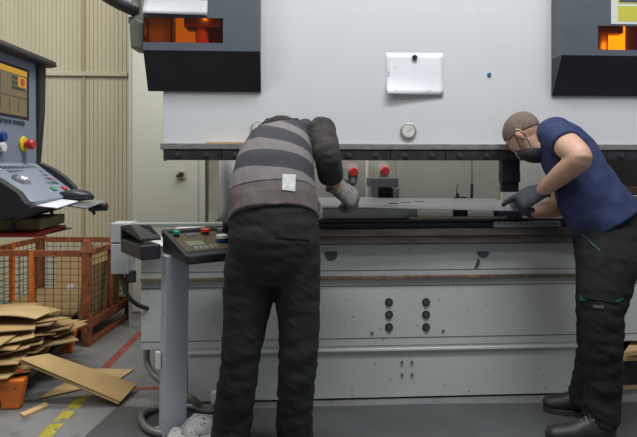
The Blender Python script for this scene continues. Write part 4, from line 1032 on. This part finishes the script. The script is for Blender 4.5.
up = V(-.67,.60,.43).normalized(); ff = V(-.31,.28,-.91).normalized()
bd.loft([(W(560,140,2.76), .085, .075, l), (W(549,136,2.77), .066, .062, l), (W(541,136,2.785), .058, .058, l), (W(532,137,2.795), .055, .058, l)], 22)
Hr = head(bd, HC, up, ff, 1.0)
xN = (W(516,203.5,2.745)-wrN); dorN = V(.15,-.70,.60)
curN = [(8,12,8),(50,55,35),(55,60,35),(58,62,35)]
thN = (.75,.35,-.15,1.0,-.05,-.15)
xFh = V(-.30,.85,.12); dorF = V(-.1,-.5,-.8)
hand(bd, wrN, xN, dorN, True, curN, thN, 1.14)
hand(bd, wrF, xFh, dorF, False, [(15,25,20)]*4, (.6,.6,-.3,.9,.1,-.3), .95)
body = bd.grow('body', M['skin'], rw, .0055, 3)
headbits(*Hr, rw)
H_, hff, hl2, hup = Hr
# close cropped hair: cap over the upper and back cranium
b = MB(); b.ell(H_(-.013,0,.031), hff*.0985, hl2*.0775, hup*.0895, 96, 64)
bmv = [v for v in b.bm.verts]
cut = [v for v in bmv if (v.co-HC).dot(hup) < .018+(v.co-HC).dot(hff)*(.75 if (v.co-HC).dot(hff) < 0 else .5)+max(0,(v.co-HC).dot(hff)-.045)*1.6]
bmesh.ops.delete(b.bm, geom=cut, context='VERTS')
ho = b.build('hair', M['hair'], rw, smooth=True); s = ho.modifiers.new('t', 'SOLIDIFY'); s.thickness = .003; s.offset = 0
# mask with ear loops
mk = MB(); mk.loft([(H_(.086,0,-.006), .030, .020, hl2), (H_(.085,0,-.03), .055, .030, hl2), (H_(.070,0,-.062), .066, .045, hl2), (H_(.056,0,-.098), .055, .045, hl2), (H_(.045,0,-.122), .036, .036, hl2)], 24)
mo = mk.grow('face_mask', M['mask'], rw, .005, 3)
for q in (-1, 1):
    b = MB(); b.tube(bez([H_(.055,q*.068,-.03), H_(.03,q*.078,-.005), H_(.0,q*.086,.022), H_(-.022,q*.084,.012), H_(-.010,q*.082,-.03), H_(.03,q*.070,-.075)], 6), .0022, 8); b.build('ear_loop', M['mask'], mo, smooth=True)
b = MB(); e_ = H_(-.002, .0835, .004); b.ell(e_, hff*.012, hl2*.004, hup*.024, 14, 8); b.build('ear', M['skin2'], rw, smooth=True)
# shirt
sh = MB()
sh.loft([L3(608.5,225,2.62,.166,.168), L3(598.5,211.5,2.635,.160,.163), L3(589.5,195,2.66,.148,.160), L3(578,172,2.70,.138,.172), L3(567,151,2.73,.128,.182), L3(560,138,2.755,.105,.165), L3(556,131,2.765,.075,.10), L3(554,129,2.77,.065,.075)], 30)
sh.ell(shN, R*.077, F*.080, Z*.080); sh.ell(shF, R*.070, F*.070, Z*.070)
dn_ = (elN-shN)
sh.loft([(shN-dn_*.15, .070, .070, Z), (shN, .075, .075, Z), (shN+dn_*.25, .073, .073, Z), (shN+dn_*.50, .069, .069, Z)], 24)
dq = (elF-shF); sh.loft([(shF, .07, .07, R), (shF+dq*.5, .066, .066, R)], 24)
# close the shirt's hem below the waistband, following the lean
def tee_w(p):
    n1 = noise.noise(Vector((p.x*9+p.z*5, p.y*9, p.z*7-p.x*8))); n2 = noise.noise(Vector((p.x*22, p.y*22, p.z*16)))
    return .010*(n1-abs(n1)*.4)+.005*n2
tee = sh.grow('t_shirt', M['tee'], rw, .006, 3, tee_w)
# belt
b = MB(); rg = []
g_ = MB(); hand(g_, wrN, xN, dorN, True, curN, thN, 1.14, .0035, .022); g_.grow('glove', M['bglove'], rw, .0045, 3)
g_ = MB(); hand(g_, wrF, xFh, dorF, False, [(15,25,20)]*4, (.6,.6,-.3,.9,.1,-.3), .95, .0035, .012); g_.grow('glove', M['bglove'], rw, .0045, 3)
a = fl(615,445); t_ = fl(546,442); shoe(rw, Vector((a.x,a.y,0)), Vector((t_.x,t_.y,0)))
a = fl(594.5,416); t_ = fl(543,410); shoe(rw, Vector((a.x,a.y,0)), Vector((t_.x,t_.y,0)))

# ================================================================== LIGHT AND CAMERA
def area(loc, sx, sy, e, col=(1,.97,.92), rot=(0,0,0)):
    d = bpy.data.lights.new('ceiling_or_fill_lamp', 'AREA'); d.shape = 'RECTANGLE'; d.size = sx; d.size_y = sy; d.energy = e; d.color = col
    o = bpy.data.objects.new('ceiling_or_fill_lamp', d); COL.objects.link(o); o.location = loc; o.rotation_euler = rot
    return o
area((.7, -1.5, 4.6), 2.6, .5, 158, (.94,.975,1.0), (math.radians(6),0,0))
area((-2.2, .3, 4.6), 2.4, .5, 74, (1,.96,.87))
area((2.6, -2.4, 4.6), 2.4, .5, 45, (.97,.98,1.0), (math.radians(12),0,0))
area((-3.2, -3.0, 4.6), 2.4, .5, 72, (1,.98,.95), (math.radians(15),math.radians(-15),0))
area((.7, .52, 3.3), 2.4, .3, 60, (1,.98,.94))  # fill light added above the throat to brighten the rear panels
w = bpy.data.worlds.new('hall_air'); w.use_nodes = True; w.node_tree.nodes['Background'].inputs['Color'].default_value = (.92,.96,1.0,1); w.node_tree.nodes['Background'].inputs['Strength'].default_value = .19
S.world = w
cd = bpy.data.cameras.new('camera'); co = bpy.data.objects.new('camera', cd); COL.objects.link(co)
co.location = CAM; co.rotation_euler = (math.pi/2, 0, -YAW)
cd.sensor_fit = 'HORIZONTAL'; cd.sensor_width = 36; cd.lens = 36*FPX/637; cd.shift_y = -(218.5-HY)/637; cd.clip_start = .05
S.camera = co
S.view_settings.view_transform = 'Standard'; S.view_settings.look = 'None'; S.view_settings.exposure = 0; S.view_settings.gamma = 1; S.view_settings.use_curve_mapping = False
